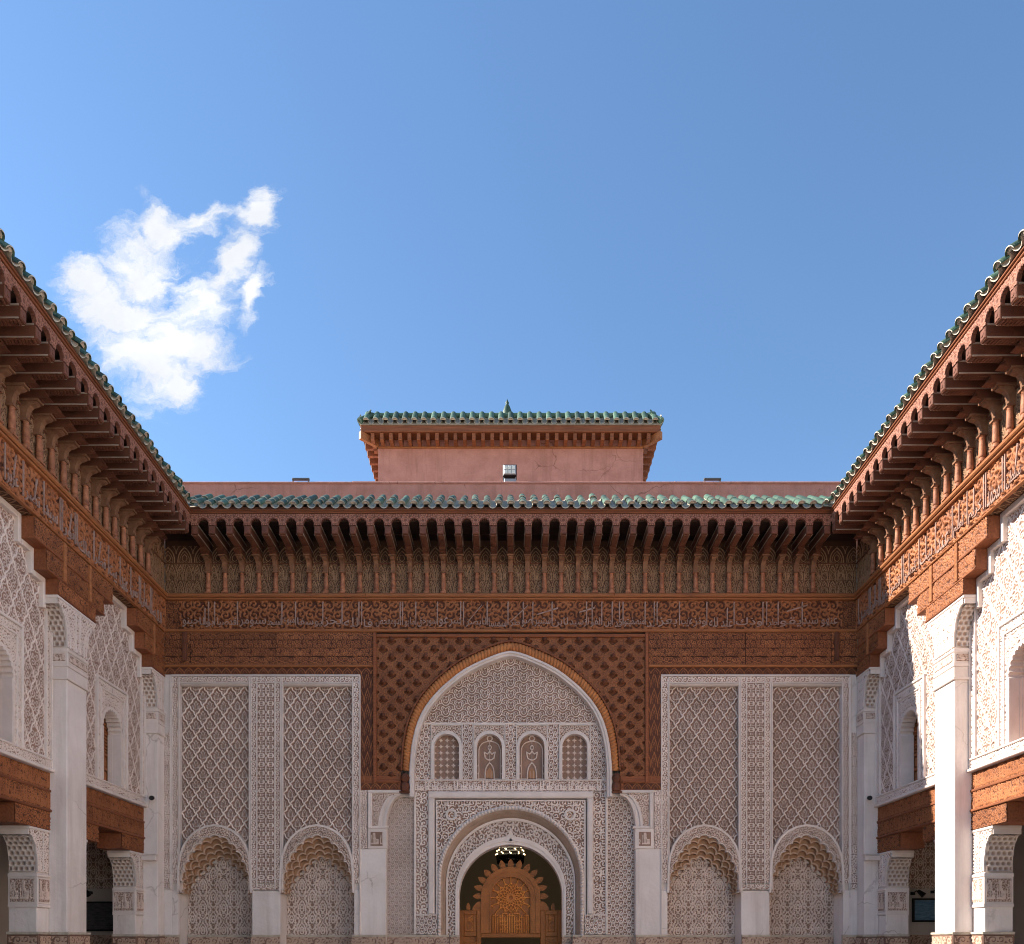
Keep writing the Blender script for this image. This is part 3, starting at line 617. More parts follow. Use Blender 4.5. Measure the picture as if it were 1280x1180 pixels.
for sc, yy, in ((1, .425), (.66, .412), (.36, .40)):
    c_ = (0, pz(1053, Yp)); tri = [(-12, 1053), (-7, 1049), (-3, 1043), (0, 1037), (3, 1043), (7, 1049), (12, 1053)]
    pk.prism([(c_[0]+(u*Yp/F)*sc, c_[1]+((HY-v)*Yp/F+EYE-c_[1])*sc) for u, v in tri], yy, .47)
obj('apex_knot', pk.mesh('apex_knot', TRIM), bw)
# piers and brackets that carry the great arch
for s in (-1, 1):
    Xs = lambda u: s*u*K
    sb = lambda a, b: sorted((Xs(a), Xs(b)))
    obj('pier', MB().bbox(*sb(156, 189), 0, .3, 0, pz(1061), .012).mesh('pier', PLAS), bw)
    cur = [(137, 994)]
    for k in range(1, 25):
        t = k/24; a = t*PI/2; u = 137+19*math.sin(a)**.9; v = 994+41*(1-math.cos(a))**.9; cur.append((u, v))
    poly = [(178.5, 988), (137, 988)]+cur+[(178.5, 1035)]
    con = obj('console', MB().prism([(Xs(u), pz(v)) for u, v in poly], .02, .3).mesh('console', TRIM), bw)
    rim = np.array([(Xs(u), pz(v)) for u, v in cur]); rim2 = np.array([(Xs(u+7+2*math.sin(i*.9)), pz(v)) for i, (u, v) in enumerate(cur)])
    frm = MB(); frm.bbox(*sb(137, 178.5), -.03, .03, pz(991.5), pz(987.6), .012); frm.bbox(*sb(173.5, 178.5), -.03, .03, pz(1035.5), pz(991.6), .012); frm.bbox(*sb(152.5, 173.4), -.027, .03, pz(1035.5), pz(1032.6), .01)
    frm.band(np.array([(Xs(u+6), pz(v)) for u, v in cur]), np.array([(Xs(u+9.5), pz(v)) for u, v in cur]), -.02, .03); frm.band(np.array([(Xs(u+.2), pz(v)) for u, v in cur]), np.array([(Xs(u+2.6), pz(v)) for u, v in cur]), -.01, .03)
    obj('console_frame', frm.mesh('console_frame', TRIM), con)
    cu = np.array(cur)[:, 0]+9; cv = np.array(cur)[:, 1]
    obj('console_carving', relief('console_carving', *sb(140, 173.4), pz(1033), pz(991.5), .018, .02, lambda x, z: A_FINE(x, z), STUCB, .0105,
        lambda x, z: np.abs(x)/K > np.interp((HY-(z-EYE)/K), cv, cu)), con)
    blk = MB(); blk.bbox(*sb(155, 179), -.02, .3, pz(1061), pz(1035.6), .012)
    b_ = obj('console_block', blk.mesh('console_block', TRIM), bw)
    obj('console_inscription', relief('console_inscription', *sb(160, 175), pz(1057.5), pz(1040), -.022, .012, lambda x, z: KUFS(x*1.8, (z-pz(1057.5))*.8), STUCB, .01), b_)
    obj('carved_strip', relief('carved_strip', *sb(179.4, 187.6), pz(1061), pz(988), .0, .025, lambda x, z: A_FINE(z, x), STUC, .0105), bw)
    fm = MB(); fm.bbox(*sb(187.6, 189), -.03, .1, pz(1168), pz(845), .006)
    fm.box(*sb(156, 189), .03, .3, pz(1061), pz(987.4)); fm.bbox(*sb(118, 160), YR-.04, YR+.08, rz(996.5), rz(990.5), .012)
    obj('pier_edge', fm.mesh('pier_edge', TRIM), bw)
# the two stucco fields with blind niches
Wp = 118*K; zT, zB = pz(845), pz(1112)
def scallop(half, ncusp, sag, off, Y=D):                     # lobed arch outline between cusps spread along a measured half outline (u,y)
    c = full(half, Y); c = resample(c, 400); n = ncusp; ts = np.linspace(0, 1, n+1) if not off else np.r_[0, (np.arange(n)+.5)/n, 1]
    out = []
    idx = ts*399; cp = np.stack([np.interp(idx, np.arange(400), c[:, 0]), np.interp(idx, np.arange(400), c[:, 1])], -1)
    for k in range(len(cp)-1):
        p, q = cp[k], cp[k+1]; d = q-p; nn = np.array([-d[1], d[0]])
        for t in np.linspace(0, 1, 9)[:-1]: out.append(p+d*t+nn*sag*(4*t*(1-t))**.6)
    out.append(cp[-1]); return np.array(out)
FRONT = np.array([(0, 1045), (9, 1048.6), (19, 1056), (28, 1067), (36, 1082), (40.5, 1097), (40.2, 1116)])
BACK = np.array([(0, 1071), (7, 1074), (14, 1081), (22, 1088), (30, 1096), (37, 1105), (39.5, 1116)])
EXT = np.array([(0, 1031.6), (12, 1033.6), (23, 1039), (32, 1047), (39, 1058), (43, 1070), (45, 1085), (46, 1116)])
def niche_meshes():
    ms = {}
    fro = scallop(FRONT, 13, .28, False); ext = resample(full(EXT), len(fro)); n = len(fro)
    outw = offset(resample(full(np.array([(0, 1020), (20, 1025), (38, 1040), (46, 1060), (46, 1116)])), n), 0)
    ms['arch_band'] = relief_band('arch_band', resample(fro, 420), resample(ext, 420), .0, .03, lambda s, t: A_FINE(s, t), STUCB, 420, 22)
    ms['arch_moulding'] = MB().band(offset(resample(ext, 101), -.022), offset(resample(ext, 101), .02), -.035, .14).band(fro, fro+(ext-fro)*.10, -.02, .09).mesh('arch_moulding', TRIM, 40)
    tiers = []
    for k in range(1, 5):
        t = k/4; h = FRONT*(1-t)+BACK*t
        o = scallop(h, 11 if k % 2 else 12, .46, k % 2 == 0); ou = resample(full(np.array([(0, 1032.5), (12, 1034.6), (23, 1040), (32, 1048), (39, 1059), (43, 1071), (45, 1086), (45.8, 1116.5)])), len(o))
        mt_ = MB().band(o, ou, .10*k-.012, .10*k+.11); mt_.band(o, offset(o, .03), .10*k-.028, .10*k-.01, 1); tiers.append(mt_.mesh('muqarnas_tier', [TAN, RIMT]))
    ms['tiers'] = tiers
    ms['field'] = relief('niche_field', -47*K, 47*K, pz(1169), pz(1040), .56, .03, lambda x, z: mxm(A_NF(np.abs(np.mod(x/.46+.5, 1)-.5)*.46, z)*.9, PALM(x*.74, z*.74)), STUCB, .0105)
    ms['rim'] = MB().band(scallop(BACK, 12, .26, False), offset(scallop(BACK, 12, .26, False), .035), .50, .56).mesh('niche_rim', TRIM)
    ms['jamb'] = MB().box(-.75*K, .75*K, .02, .6, 0, pz(1104)).mesh('niche_jamb', PLAS)
    return ms
# cells hang below each other; every tier is its own mesh
NM = niche_meshes()
in_ext = inside(resample(full(EXT), 101))
def field_meshes():
    f = {}
    hw, c = 43.6*K, 63.7*K
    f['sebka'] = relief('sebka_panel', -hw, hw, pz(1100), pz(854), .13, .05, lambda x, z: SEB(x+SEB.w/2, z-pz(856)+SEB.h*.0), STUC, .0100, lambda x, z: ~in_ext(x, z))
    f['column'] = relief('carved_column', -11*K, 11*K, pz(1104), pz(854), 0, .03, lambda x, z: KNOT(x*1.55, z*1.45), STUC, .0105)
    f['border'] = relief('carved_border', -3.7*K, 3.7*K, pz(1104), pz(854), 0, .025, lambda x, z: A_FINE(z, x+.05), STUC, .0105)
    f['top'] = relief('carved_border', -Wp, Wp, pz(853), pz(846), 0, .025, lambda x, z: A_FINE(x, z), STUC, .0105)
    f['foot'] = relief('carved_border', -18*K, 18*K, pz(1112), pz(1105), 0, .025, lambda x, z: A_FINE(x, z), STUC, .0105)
    m = MB()
    m.bbox(-Wp, Wp, -.03, .05, pz(845.6), pz(843.4), .008); m.bbox(-Wp, Wp, -.02, .05, pz(854), pz(852.8), .006)
    for s in (-1, 1):
        for u in (11.4, 18.6, 20.6, 108.4, 117.4): m.bbox(s*u*K-.014, s*u*K+.014, -.025, .05, pz(1112), pz(846), .006)
        m.box(*sorted((s*20.2*K, s*18.2*K)), .03, .62, pz(1112), pz(854)); m.box(*sorted((s*110*K, s*118*K)), .03, .62, 0, pz(845.6))
        m.bbox(*sorted((s*20.3*K, s*107.6*K)), -.03, .15, pz(857), pz(854.2), .03); m.bbox(*sorted((s*107.6*K, s*110.5*K)), -.01, .5, pz(1112), pz(854.2), .012); m.bbox(*sorted((s*17.8*K, s*20.3*K)), -.01, .5, pz(1112), pz(857), .012)
    f['trim'] = m.mesh('panel_moulding', TRIM)
    b = MB(); b.box(-18*K, 18*K, .035, .62, pz(1112.6), pz(846)); b.box(-Wp, Wp, .17, .63, pz(1030), pz(843))
    f['core'] = b.mesh('masonry', PLAS)
    f['plinth'] = MB().bbox(-17.6*K, 17.6*K, 0.01, .62, 0, pz(1113), .012).mesh('pier', PLAS)
    f['plinth2'] = MB().bbox(-4*K, 4*K, .01, .62, 0, pz(1113), .012).mesh('pier', PLAS)
    return f
FM_ = field_meshes()
for s in (-1, 1):
    c0 = s*306*K; P = (c0, 0, 0)
    for k, nm in (('column', 'carved_column'), ('top', 'carved_border'), ('foot', 'carved_border'), ('trim', 'panel_moulding'), ('core', 'masonry'), ('plinth', 'pier')): obj(nm, FM_[k], bw, P)
    for u in (-114, 114): obj('pier', FM_['plinth2'], bw, (c0+u*K, 0, 0))
    for u in (-14.9, 14.9, -113, 113): obj('carved_border', FM_['border'], bw, (c0+u*K, 0, 0))
    for u in (-63.8, 63.8):
        q = (c0+u*K, 0, 0)
        obj('sebka_panel', FM_['sebka'], bw, q)
        obj('arch_band', NM['arch_band'], bw, q); obj('arch_moulding', NM['arch_moulding'], bw, q)
        nf = obj('niche_field', NM['field'], bw, q)
        obj('niche_rim', NM['rim'], nf)
        for t in NM['tiers']: obj('muqarnas_tier', t, bw, q)
        for e in (-1, 1): obj('niche_jamb', NM['jamb'], bw, (q[0]+e*46.75*K, 0, 0))
    x0, x1 = sorted((s*425*K, s*433*K))
    obj('carved_border', relief('carved_border', x0, x1, pz(1111), pz(916), .0, .025, lambda x, z: A_FINE(z, x), STUC, .0105), bw)
    e = MB(); e.bbox(*sorted((s*423.8*K, s*440*K)), .01, .6, 0, pz(1111), .01); e.box(*sorted((s*423.8*K, s*440*K)), .012, .6, pz(916), pz(843)); e.bbox(*sorted((s*424*K, s*425.2*K)), -.03, .03, pz(1112), pz(846), .006)
    obj('corner_strip', e.mesh('corner_strip', PLAS), bw)
# dado along the foot of the far wall
def dado(mb_x0, x1, y, parent, zt=.2+G, th=.05):
    o = obj('dado', relief('dado', mb_x0, x1, .3, zt-.05, y-th, .012, lambda x, z: A_MID(x, z), ZEL, .022), parent)
    obj('dado_cap', MB().bbox(mb_x0, x1, y-th-.02, y+.02, zt-.05, zt, .01).box(mb_x0, x1, y-th+.002, y+.02, 0, zt-.051).mesh('dado_cap', MORT), o)
for s in (-1, 1):
    for a, b, y in ((156, 198.2, 0), (288.2, 323.8, 0), (413.8, 440, 0), (197, 290, .56), (323, 415, .56), (78, 156, YR), (65.5, 78, .46)):
        dado(*sorted((s*a*K, s*b*K)), y, bw)

# ---------------------------------------------------------------- SIDE WALLS, one bay module shared by both sides
BAY, PW = 3.59, .325                                         # bay spacing, half width of a pier
hw = 1.47                                                    # half width of a bay
def step_h(d): return np.where(d < .625, 5.99, np.where(d < .965, 6.33, 6.70))
def bay_meshes():
    b = {}
    win_hw, wb, wt = .34, 3.10, 4.49; wc = wt-win_hw-.06
    def in_win(x, z, g=0): return (np.abs(x) < win_hw+g) & (z > wb+G-g) & ((z < wc+G) | (np.hypot(x, (z-wc-G)*.88) < win_hw+g))
    inner = lambda x, z: (np.abs(x) < .60) & (z < 4.98+G) & (z > 2.9+G)
    zz0, zz1 = 3.09+G, 6.70+G
    def fn(x, z):
        a = SEBS(x+SEBS.w/2, z-G)
        return mxm(a, A_LEAF(np.abs(x), z)*.72)
    b['sebka'] = relief('sebka_panel', -1.29, 1.29, zz0, zz1, .29, .028, fn, STUC, .0115,
        lambda x, z: (z < step_h(hw-np.abs(x))+G) & ~inner(x, z))
    b['surround'] = relief('window_surround', -.58, .58, 3.09+G, 4.95+G, .27, .03, lambda x, z: mxm(A_FINE(np.abs(x), z), 0), STUCW, .0115, lambda x, z: ~in_win(x, z, .03))
    b['border'] = relief('carved_border', -.085, .085, 2.93+G, 5.99+G, .28, .025, lambda x, z: A_FINE(z, x+.05), STUCW, .0115)
    b['foot'] = relief('carved_border', -hw, hw, 2.92+G, 3.06+G, .27, .025, lambda x, z: A_FINE(x, z), STUCW, .0115)
    m = MB()
    for s in (-1, 1):
        m.bbox(s*1.29-.014, s*1.29+.014, .23, .30, 3.07+G, 6.33+G, .006); m.bbox(s*1.452-.014, s*1.452+.014, .23, .30, 2.9+G, 5.99+G, .006)
        m.bbox(s*.60-.022, s*.60+.022, .22, .30, 3.08+G, 5.0+G, .008); m.bbox(s*.46-.012, s*.46+.012, .225, .30, 3.08+G, 4.80+G, .006)
        for d0, d1, h in ((.30, .60, 5.99), (.60, .94, 6.33)):      # stepped white edge that follows the corbelled timbers
            m.bbox(*sorted((s*(hw-d0), s*(hw-d1))), .20, .30, h-.09+G, h+G, .01)
        for d, h0, h1 in ((.60, 5.9, 6.33), (.94, 6.24, 6.70), ): m.bbox(*sorted((s*(hw-d-.02), s*(hw-d-.10))), .20, .30, h0+G, h1+G, .01)
        m.bbox(*sorted((s*(hw-.27), s*(hw-.35))), .20, .30, 5.5+G, 5.98+G, .01)
    m.bbox(-(hw-1.04), hw-1.04, .20, .30, 6.61+G, 6.70+G, .01)
    m.bbox(-hw, hw, .23, .30, 3.06+G, 3.09+G, .006); m.bbox(-hw, hw, .20, .32, 2.865+G, 2.915+G, .01); m.bbox(-.62, .62, .22, .30, 4.955+G, 5.0+G, .008); m.bbox(-.47, .47, .225, .30, 4.79+G, 4.815+G, .006)
    b['trim'] = m.mesh('panel_moulding', TRIM)
    # scalloped window arch with a deep white reveal
    def warch(sc, lobes):
        pts = [(-win_hw*sc, wb+G)]; n = 13
        for k in range(n):
            a0, a1 = PI*k/n, PI*(k+1)/n
            for t in np.linspace(0, 1, 6):
                a = a0+(a1-a0)*t; r = win_hw*sc*(1+(.10*math.sin(PI*t) if lobes else 0)); pts.append((-r*math.cos(a), wc+G+r*1.12*math.sin(a)))
        pts.append((win_hw*sc, wb+G)); return np.array(pts)
    wi = warch(1, True); wo = warch(1.22, False); wb_ = warch(.99, False)
    w_ = MB().band(wi, wo, .245, .36)
    for k in range(3): w_.band(warch(1.0-.02*k, True), warch(1.3, False), .36+.045*k, .405+.045*k+.002)
    w_.box(-.5, .5, .30, .52, wb-.12+G, wb+G)
    b['warch'] = w_.mesh('window_arch', TRIM)
    sh = MB(); sh.box(-.42, .42, .545, .56, wb+G, wt+.15+G)
    for x in (-.41, -.03, .36): sh.bbox(x, x+.05, .495, .545, wb+G, wt+.1+G, .006)
    for z in (wb+.01, wb+.30, wb+.58): sh.bbox(-.41, .41, .50, .545, z+G, z+.05+G, .006)
    for x in (-.34, .05): sh.bbox(x, x+.28, .515, .545, wb+.08+G, wb+.27+G, .012); sh.bbox(x, x+.28, .515, .545, wb+.37+G, wb+.55+G, .012)
    for k in range(11): sh.bbox(-.36, .36, .51, .545, wb+.66+k*.065+G, wb+.69+k*.065+G, .004)
    b['shutter'] = sh.mesh('shutter', WOODL)
    core = MB(); core.box(-hw, -.60, .30, .7, 2.87+G, 6.7+G); core.box(.60, hw, .30, .7, 2.87+G, 6.7+G); core.box(-.6, .6, .30, .7, 4.9+G, 6.7+G)
    core.box(-hw-PW, hw+PW, .76, .9, 2.5+G, 9.3+G); core.box(-.6, .6, .30, .7, 2.87+G, 2.98+G)
    core.box(-.6, -.42, .36, .7, 2.98+G, 4.9+G); core.box(.42, .6, .36, .7, 2.98+G, 4.9+G); core.box(-.42, .42, .36, .7, wt+.09+G, 4.9+G)
    b['core'] = core.mesh('masonry', PLAS)
    # lower lintel: three courses of carved planks, the lowest only over the piers
    for k, (h0, h1) in enumerate(((2.545, 2.86), (2.215, 2.54))):
        b['lint%d' % k] = (relief('plank', -hw, hw, h0+.006+G, h1-.004+G, .30-.01*k, .016, lambda x, z, k=k: mxm(A_WOOD(x+k, z), KUF(x*.9, (z-h0-G-.03)*.9)*.8), WOODC, .0135),
                           MB().box(-hw, hw, .31-.01*k, .78, h0+G, h1+G).bbox(-hw, hw, .26-.01*k, .33, h0-.012+G, h0+.03+G, .008).mesh('lintel_beam', WOOD))
    b['corb'] = (relief('plank', -.5, .5, 1.906+G, 2.20+G, .29, .016, lambda x, z: A_WOOD(x, z), WOODC, .0135), MB().box(-.5, .5, .30, .78, 1.90+G, 2.21+G).mesh('lintel_corbel', WOOD))
    return b
BMESH = bay_meshes()
def console_curve(x0, x1, z0, z1, lobes=3, n=30):            # lobed quarter curve from (x0,z0) at the foot to (x1,z1) at the top edge
    pts = []
    for k in range(n+1):
        t = k/n; a = t*PI/2; u = 1-math.cos(a); v = math.sin(a); l = .07*abs(math.sin(lobes*PI*t))
        pts.append((x0+(x1-x0)*(u-l*v), z0+(z1-z0)*(v+l*(1-v)*.5)))
    return pts
def curved_carving(name, cur, y0, y1, fn, depth, mat, n=60, m=24):
    c = resample(cur, n); t = np.gradient(c, axis=0); t /= np.hypot(*t.T)[:, None]; nr = np.stack([t[:, 1], -t[:, 0]], -1)
    s = np.r_[0, np.cumsum(np.hypot(*np.diff(c, axis=0).T))]; ys = np.linspace(y0, y1, m)
    S, Y = np.meshgrid(s, ys); H = fn(S, Y-y0)
    V = np.stack([c[None, :, 0]+nr[None, :, 0]*H*depth, Y, c[None, :, 1]+nr[None, :, 1]*H*depth], -1).reshape(-1, 3)
    idx = np.arange(n*m).reshape(m, n); Fq = np.stack([idx[:-1, :-1], idx[1:, :-1], idx[1:, 1:], idx[:-1, 1:]], -1).reshape(-1, 4)
    return npmesh(name, V, Fq, mat, H.reshape(-1))
def honey(s, y): 
    i = np.floor(s/.085); yy = y+.045*(i % 2)
    return 1-np.clip(np.abs(np.sin(PI*s/.085))**.8*np.abs(np.sin(PI*yy/.09))**.8, 0, 1)**.7
MUQ = M('stucco_muqarnas', (.68, .58, .51), (.58, .48, .41), 3, .9, ground=(.40, .28, .21), bump=.2)
def capital_parts(root, xs, ze, spread, y0, y1, ztop, zcon, zblk, zmol, zsh):
    """console capital on a pier whose shaft spans xs at the front (local x), spreading by `spread` at the sides listed in ze"""
    a, b = xs; cons = MB(); outs = []
    zc = zcon+.03
    for s, x in ((-1, a), (1, b)):
        if s not in ze: continue
        cur = console_curve(x, x+s*spread, zc+G, ztop-.14+G)
        outs.append((s, cur))
    lf = [p for s, c in outs if s == -1 for p in c] or [(a, zc+G), (a, ztop-.14+G)]
    rt = [p for s, c in outs if s == 1 for p in c] or [(b, zc+G), (b, ztop-.14+G)]
    xa, xb = (a-spread if -1 in ze else a), (b+spread if 1 in ze else b)
    poly = [(a, zcon+G), (b, zcon+G)]+rt+[(xb, ztop-.002+G), (xa, ztop-.002+G)]+lf[::-1]
    cons.prism(poly, y0+.012, y1)
    co = obj('console', cons.mesh('console', TRIM), root)
    fr_ = MB(); fr_.bbox(xa-.012, xb+.012, y0-.02, y1+.003, ztop-.05+G, ztop-.003+G, .012)
    for s, c in outs:
        ci = np.array(c); c2 = ci.copy(); c2[:, 0] -= s*.075; c3 = ci.copy(); c3[:, 0] -= s*.025
        fr_.band(c3 if s < 0 else c3, ci, y0-.012, y0+.03); c4 = c2.copy(); c4[:, 0] -= s*.035; fr_.band(c4, c2, y0-.008, y0+.03)
        e = a if s < 0 else b; ei = e-s*(.26 if (b-a) > .5 else .16)
        fr_.bbox(min(ei, ei+.03), max(ei, ei+.03), y0-.015, y0+.03, zcon+.03+G, ztop-.06+G, .006)
        dark = (xa, xb)
        obj('muqarnas', curved_carving('muqarnas', c if s > 0 else c, y0+.03, y1-.02, honey, (.035 if s > 0 else -.035), MUQ), co)
        x_, xo = (c[-1][0], c[-1][0])
    obj('console_frame', fr_.mesh('console_frame', TRIM), co)
    zz = np.array([p[1] for p in rt]); xr = np.array([p[0] for p in rt]); xl = np.array([p[0] for p in lf]); zl = np.array([p[1] for p in lf])
    cm = lambda x, z: (x < np.interp(z, zz, xr)-.02) & (x > np.interp(z, zl, xl)+.02)
    obj('console_carving', relief('console_carving', xa+.01, xb-.01, zcon+.03+G, ztop-.05+G, y0+.01, .02, lambda x, z: A_FINE(x, z), STUCW, .0115, cm), co)
    bl = MB(); bl.bbox(a-.025, b+.025, y0-.03, y1+.006, zcon-.06+G, zcon+G, .015); bl.bbox(a-.012, b+.012, y0-.015, y1+.004, zblk+G, zcon-.062+G, .01)
    bl.bbox(a-.022, b+.022, y0-.025, y1+.005, zblk-.06+G, zblk-.001+G, .01)
    if zmol: bl.bbox(a-.012, b+.012, y0-.015, y1+.004, zmol+.04+G, zblk-.062+G, .01); bl.bbox(a-.03, b+.03, y0-.035, y1+.007, zmol+G, zmol+.038+G, .01)
    bo_ = obj('capital_block', bl.mesh('capital_block', TRIM), root)
    kf = lambda x, z: mxm(KUFS(x*2.1+.03, (z-zblk-G-.03)*(.24/max(.1, zcon-.062-zblk-.06))), A_FINE(x, z)*.55)
    if zcon-zblk > .16: obj('capital_inscription', relief('capital_inscription', a+.03, b-.03, zblk+.03+G, zcon-.09+G, y0-.016, .016, kf, STUCB, .0105), bo_)
    # the same inscription on the flanks
    for s in ze:
        e = b if s > 0 else a
        nm = relief('capital_inscription', 0, y1-y0-.06, zblk+.03+G, zcon-.09+G, 0, .016, kf, STUCB, .0105)
        o = obj('capital_inscription', nm, bo_, (e+s*.013, y0+.03 if s > 0 else y1-.03, 0), R(90) if s > 0 else R(-90))
    return co
def pier_dado(root, a, b, y0, y1):
    o = obj('dado', MB().bbox(a-.03, b+.03, y0-.04, y1+.01, 0, .155+G, .01).mesh('dado', ZEL), root)
    obj('dado_cap', MB().bbox(a-.045, b+.045, y0-.055, y1+.012, .156+G, .2+G, .01).mesh('dado_cap', MORT), o)
    rel = relief('dado_carving', a-.01, b+.01, .5, .13+G, y0-.042, .012, lambda x, z: A_MID(x, z), ZEL, .018)
    obj('dado_carving', rel, o)
    for s, e in ((1, b+.03), (-1, a-.03)):
        r2 = relief('dado_carving', 0, y1-y0, .5, .13+G, 0, .012, lambda x, z: A_MID(x+1, z), ZEL, .018)
        obj('dado_carving', r2, o, (e+s*.002, y0-.02 if s > 0 else y1-.02, 0), R(90) if s > 0 else R(-90))
def tall_pier(label, loc, rz, xs=(-PW, PW), ze=(-1, 1), group='tall white piers of the side galleries'):
    r = thing('pillar', label, 'pillar', loc, rz, group); a, b = xs
    obj('shaft', MB().bbox(a, b, 0, .30, 0, 4.42+G, .012).mesh('shaft', PLAS), r)
    obj('upper_shaft', MB().box(a+.002, b-.002, .014, .30, 4.421+G, 5.71+G).mesh('upper_shaft', TRIM), r)
    capital_parts(r, xs, ze, .295, 0, .30, 5.72, 4.94, 4.70, 4.42, 4.42)
    pier_dado(r, a, b, 0, .3)
    return r
def low_pier(label, loc, rz, s):                             # s = side on which the opening lies (local x)
    r = thing('pillar', label, 'pillar', loc, rz, 'short piers of the lower arcade')
    a, b = (0, .36) if s > 0 else (-.36, 0)
    obj('shaft', MB().bbox(a, b, .30, .76, 0, .60+G, .012).mesh('shaft', PLAS), r)
    co = capital_parts(r, (a, b), (s,), .235, .30, .76, 1.90, 1.155, .66, 0, .6)
    pier_dado(r, a, b, .30, .76)
    return r
YP = [17.82, 14.375, 10.785]
for side, rot in ((1, R(-90)), (-1, R(90))):
    X0 = side*XW; Y0 = 14.375
    lx = lambda Y: -side*(Y-Y0)
    sw = thing('courtyard_wall', 'sunlit right wall with stucco bays under carved cedar beams' if side > 0 else 'shaded left wall with stucco bays under carved cedar beams', 'wall', (X0, Y0, 0), rot)
    for Yc in (16.17, 12.58):
        p = (lx(Yc), 0, 0)
        obj('masonry', BMESH['core'], sw, p)
        obj('sebka_panel', BMESH['sebka'], sw, p); obj('window_surround', BMESH['surround'], sw, p); obj('carved_border', BMESH['foot'], sw, p)
        for s in (-1, 1): obj('carved_border', BMESH['border'], sw, (p[0]+s*1.37, 0, 0))
        obj('panel_moulding', BMESH['trim'], sw, p)
        wa = obj('window', BMESH['warch'], sw, p); obj('shutter', BMESH['shutter'], wa)
        for k in range(2):
            lb = obj('lintel_beam', BMESH['lint%d' % k][1], sw, p); obj('plank', BMESH['lint%d' % k][0], lb)
        for s in (-1, 1):
            lc = obj('lintel_corbel', BMESH['corb'][1], sw, (p[0]+s*.97, 0, 0)); obj('plank', BMESH['corb'][0], lc)
    # upper timbers over each pier: three corbelled courses
    for Yc, lim in ((14.375, None), (10.785, None), (17.82, 17.99)):
        c = lx(Yc)
        for hwid, h0, h1 in ((1.29, 6.33, 6.675), (.95, 5.99, 6.325), (.62, 5.725, 5.985)):
            x0, x1 = c-hwid, c+hwid
            if lim:
                half = hwid-.325+.18
                x0, x1 = (c-.17, c+half) if side > 0 else (c-half, c+.17)
            y0 = 0 if h0 > 5.9 else -.012
            cb_ = obj('corbel_beam', MB().box(x0, x1, y0+.012, .30, h0+G, h1+G).bbox(x0+.003, x1-.003, y0-.018, .06, h0-.004+G, h0+.028+G, .008).mesh('corbel_beam', WOOD), sw)
            obj('plank', relief('plank', x0+.004, x1-.004, h0+.03+G, h1-.004+G, y0+.01, .018, lambda x, z: A_WOOD(x, z), WOODC, .0135), cb_)
        if not lim:
            for dx in (-.42, .42): obj('post', MB().bbox(c+dx-.035, c+dx+.035, -.035, .02, 6.02+G, 6.66+G, .01).mesh('post', WOODL), sw)
        else:
            obj('post', MB().bbox(lx(17.45)-.035, lx(17.45)+.035, -.035, .02, 6.02+G, 6.66+G, .01).mesh('post', WOODL), sw)
    # inscription frieze, soffit, ledge
    xa, xb = sorted((lx(17.995), lx(8.4)))
    frs = obj('inscription_board', relief('inscription_board', xa, xb, 6.70+G, 7.35+G, .0, .04, lambda x, z: A_SCR(x, z)*.95, WOODC, .0135), sw)
    bk = MB(); bk.box(xa, xb, .012, .9, 6.705+G, 9.3+G); obj('frieze_beam', bk.mesh('frieze_beam', WOOD), sw)
    sf_ = obj('soffit_strip', relief('soffit_strip', xa, xb, -.28, -.01, 0, .012, lambda x, z: ZIG(x, (z+.28)*.55), PAINT, .016), sw, (0, .015, 6.702+G)); sf_.rotation_euler = (R(90), 0, 0)
    ms = MB()
    ms.bbox(xa, xb, -.03, .03, 6.68+G, 6.712+G, .008)
    obj('moulding', ms.mesh('moulding', WOODL), sw)
    ls = MB(); ls.bbox(xa, xb, -.13, .03, 7.395+G, 7.475+G, .02); ls.bbox(xa, xb, -.09, .03, 7.35+G, 7.394+G, .012)
    obj('ledge', ls.mesh('ledge', WOODL), sw)
    # lettering: runs of words between tall uprights
    tx = MB(); rr = random.Random(5 if side > 0 else 6)
    ws = ['يقول', 'سلطن', 'محمد', 'عند', 'لله', 'سيد', 'ملك', 'نصر', 'فضل', 'عزيز', 'لعلم', 'حسن', 'بيت', 'قصر', 'مجد', 'كريم', 'نور', 'شرف']
    x = xb-.25; rr.shuffle(ws); wi_ = 0
    while x > xa+.5:
        s_ = ws[wi_ % len(ws)]; wi_ += 1; wd = rr.uniform(.26, .46)
        put_word(tx, s_, x-wd, x, 6.75+G, 6.75+.24+G, -.03, .02)
        for q in range(rr.choice((1, 1, 2))): tall(tx, x-wd-.035-.06*q, 6.78+G, 7.32+G, -.03, .02)
        if rr.random() < .5: tall(tx, x-wd*rr.uniform(.3, .7), 6.88+G, 7.22+G+rr.uniform(0, .08), -.03, .02, lean=rr.choice((0, 0, .06)))
        x -= wd+.14+rr.uniform(0, .05)
    obj('lettering', tx.mesh('lettering', INK), frs)
    xe = lx(8.4); xe2 = lx(9.3)
    obj('masonry', MB().box(*sorted((xe, lx(10.45))), .31, .9, 0, 5.7+G).box(*sorted((xe, lx(9.48))), .02, .9, 5.7+G, 6.66+G).mesh('masonry', PLAS), sw)
    nmS = 'sunlit' if side > 0 else 'shaded'; rl = 'right' if side > 0 else 'left'
    tall_pier('%s tall white pier standing clear between the two %s bays' % (nmS, rl), (X0, 14.375, 0), rot)
    tall_pier('tall white pier at the near end of the %s wall' % rl, (X0, 10.785, 0), rot)
    # pier built into the far corner: shaft from Y 17.64 to 18
    tall_pier('slim white corner pier where the %s wall meets the far wall' % rl, (X0, 17.82, 0), rot, (-.17, .18) if side > 0 else (-.18, .17), (1,) if side > 0 else (-1,), 'corner piers of the courtyard')
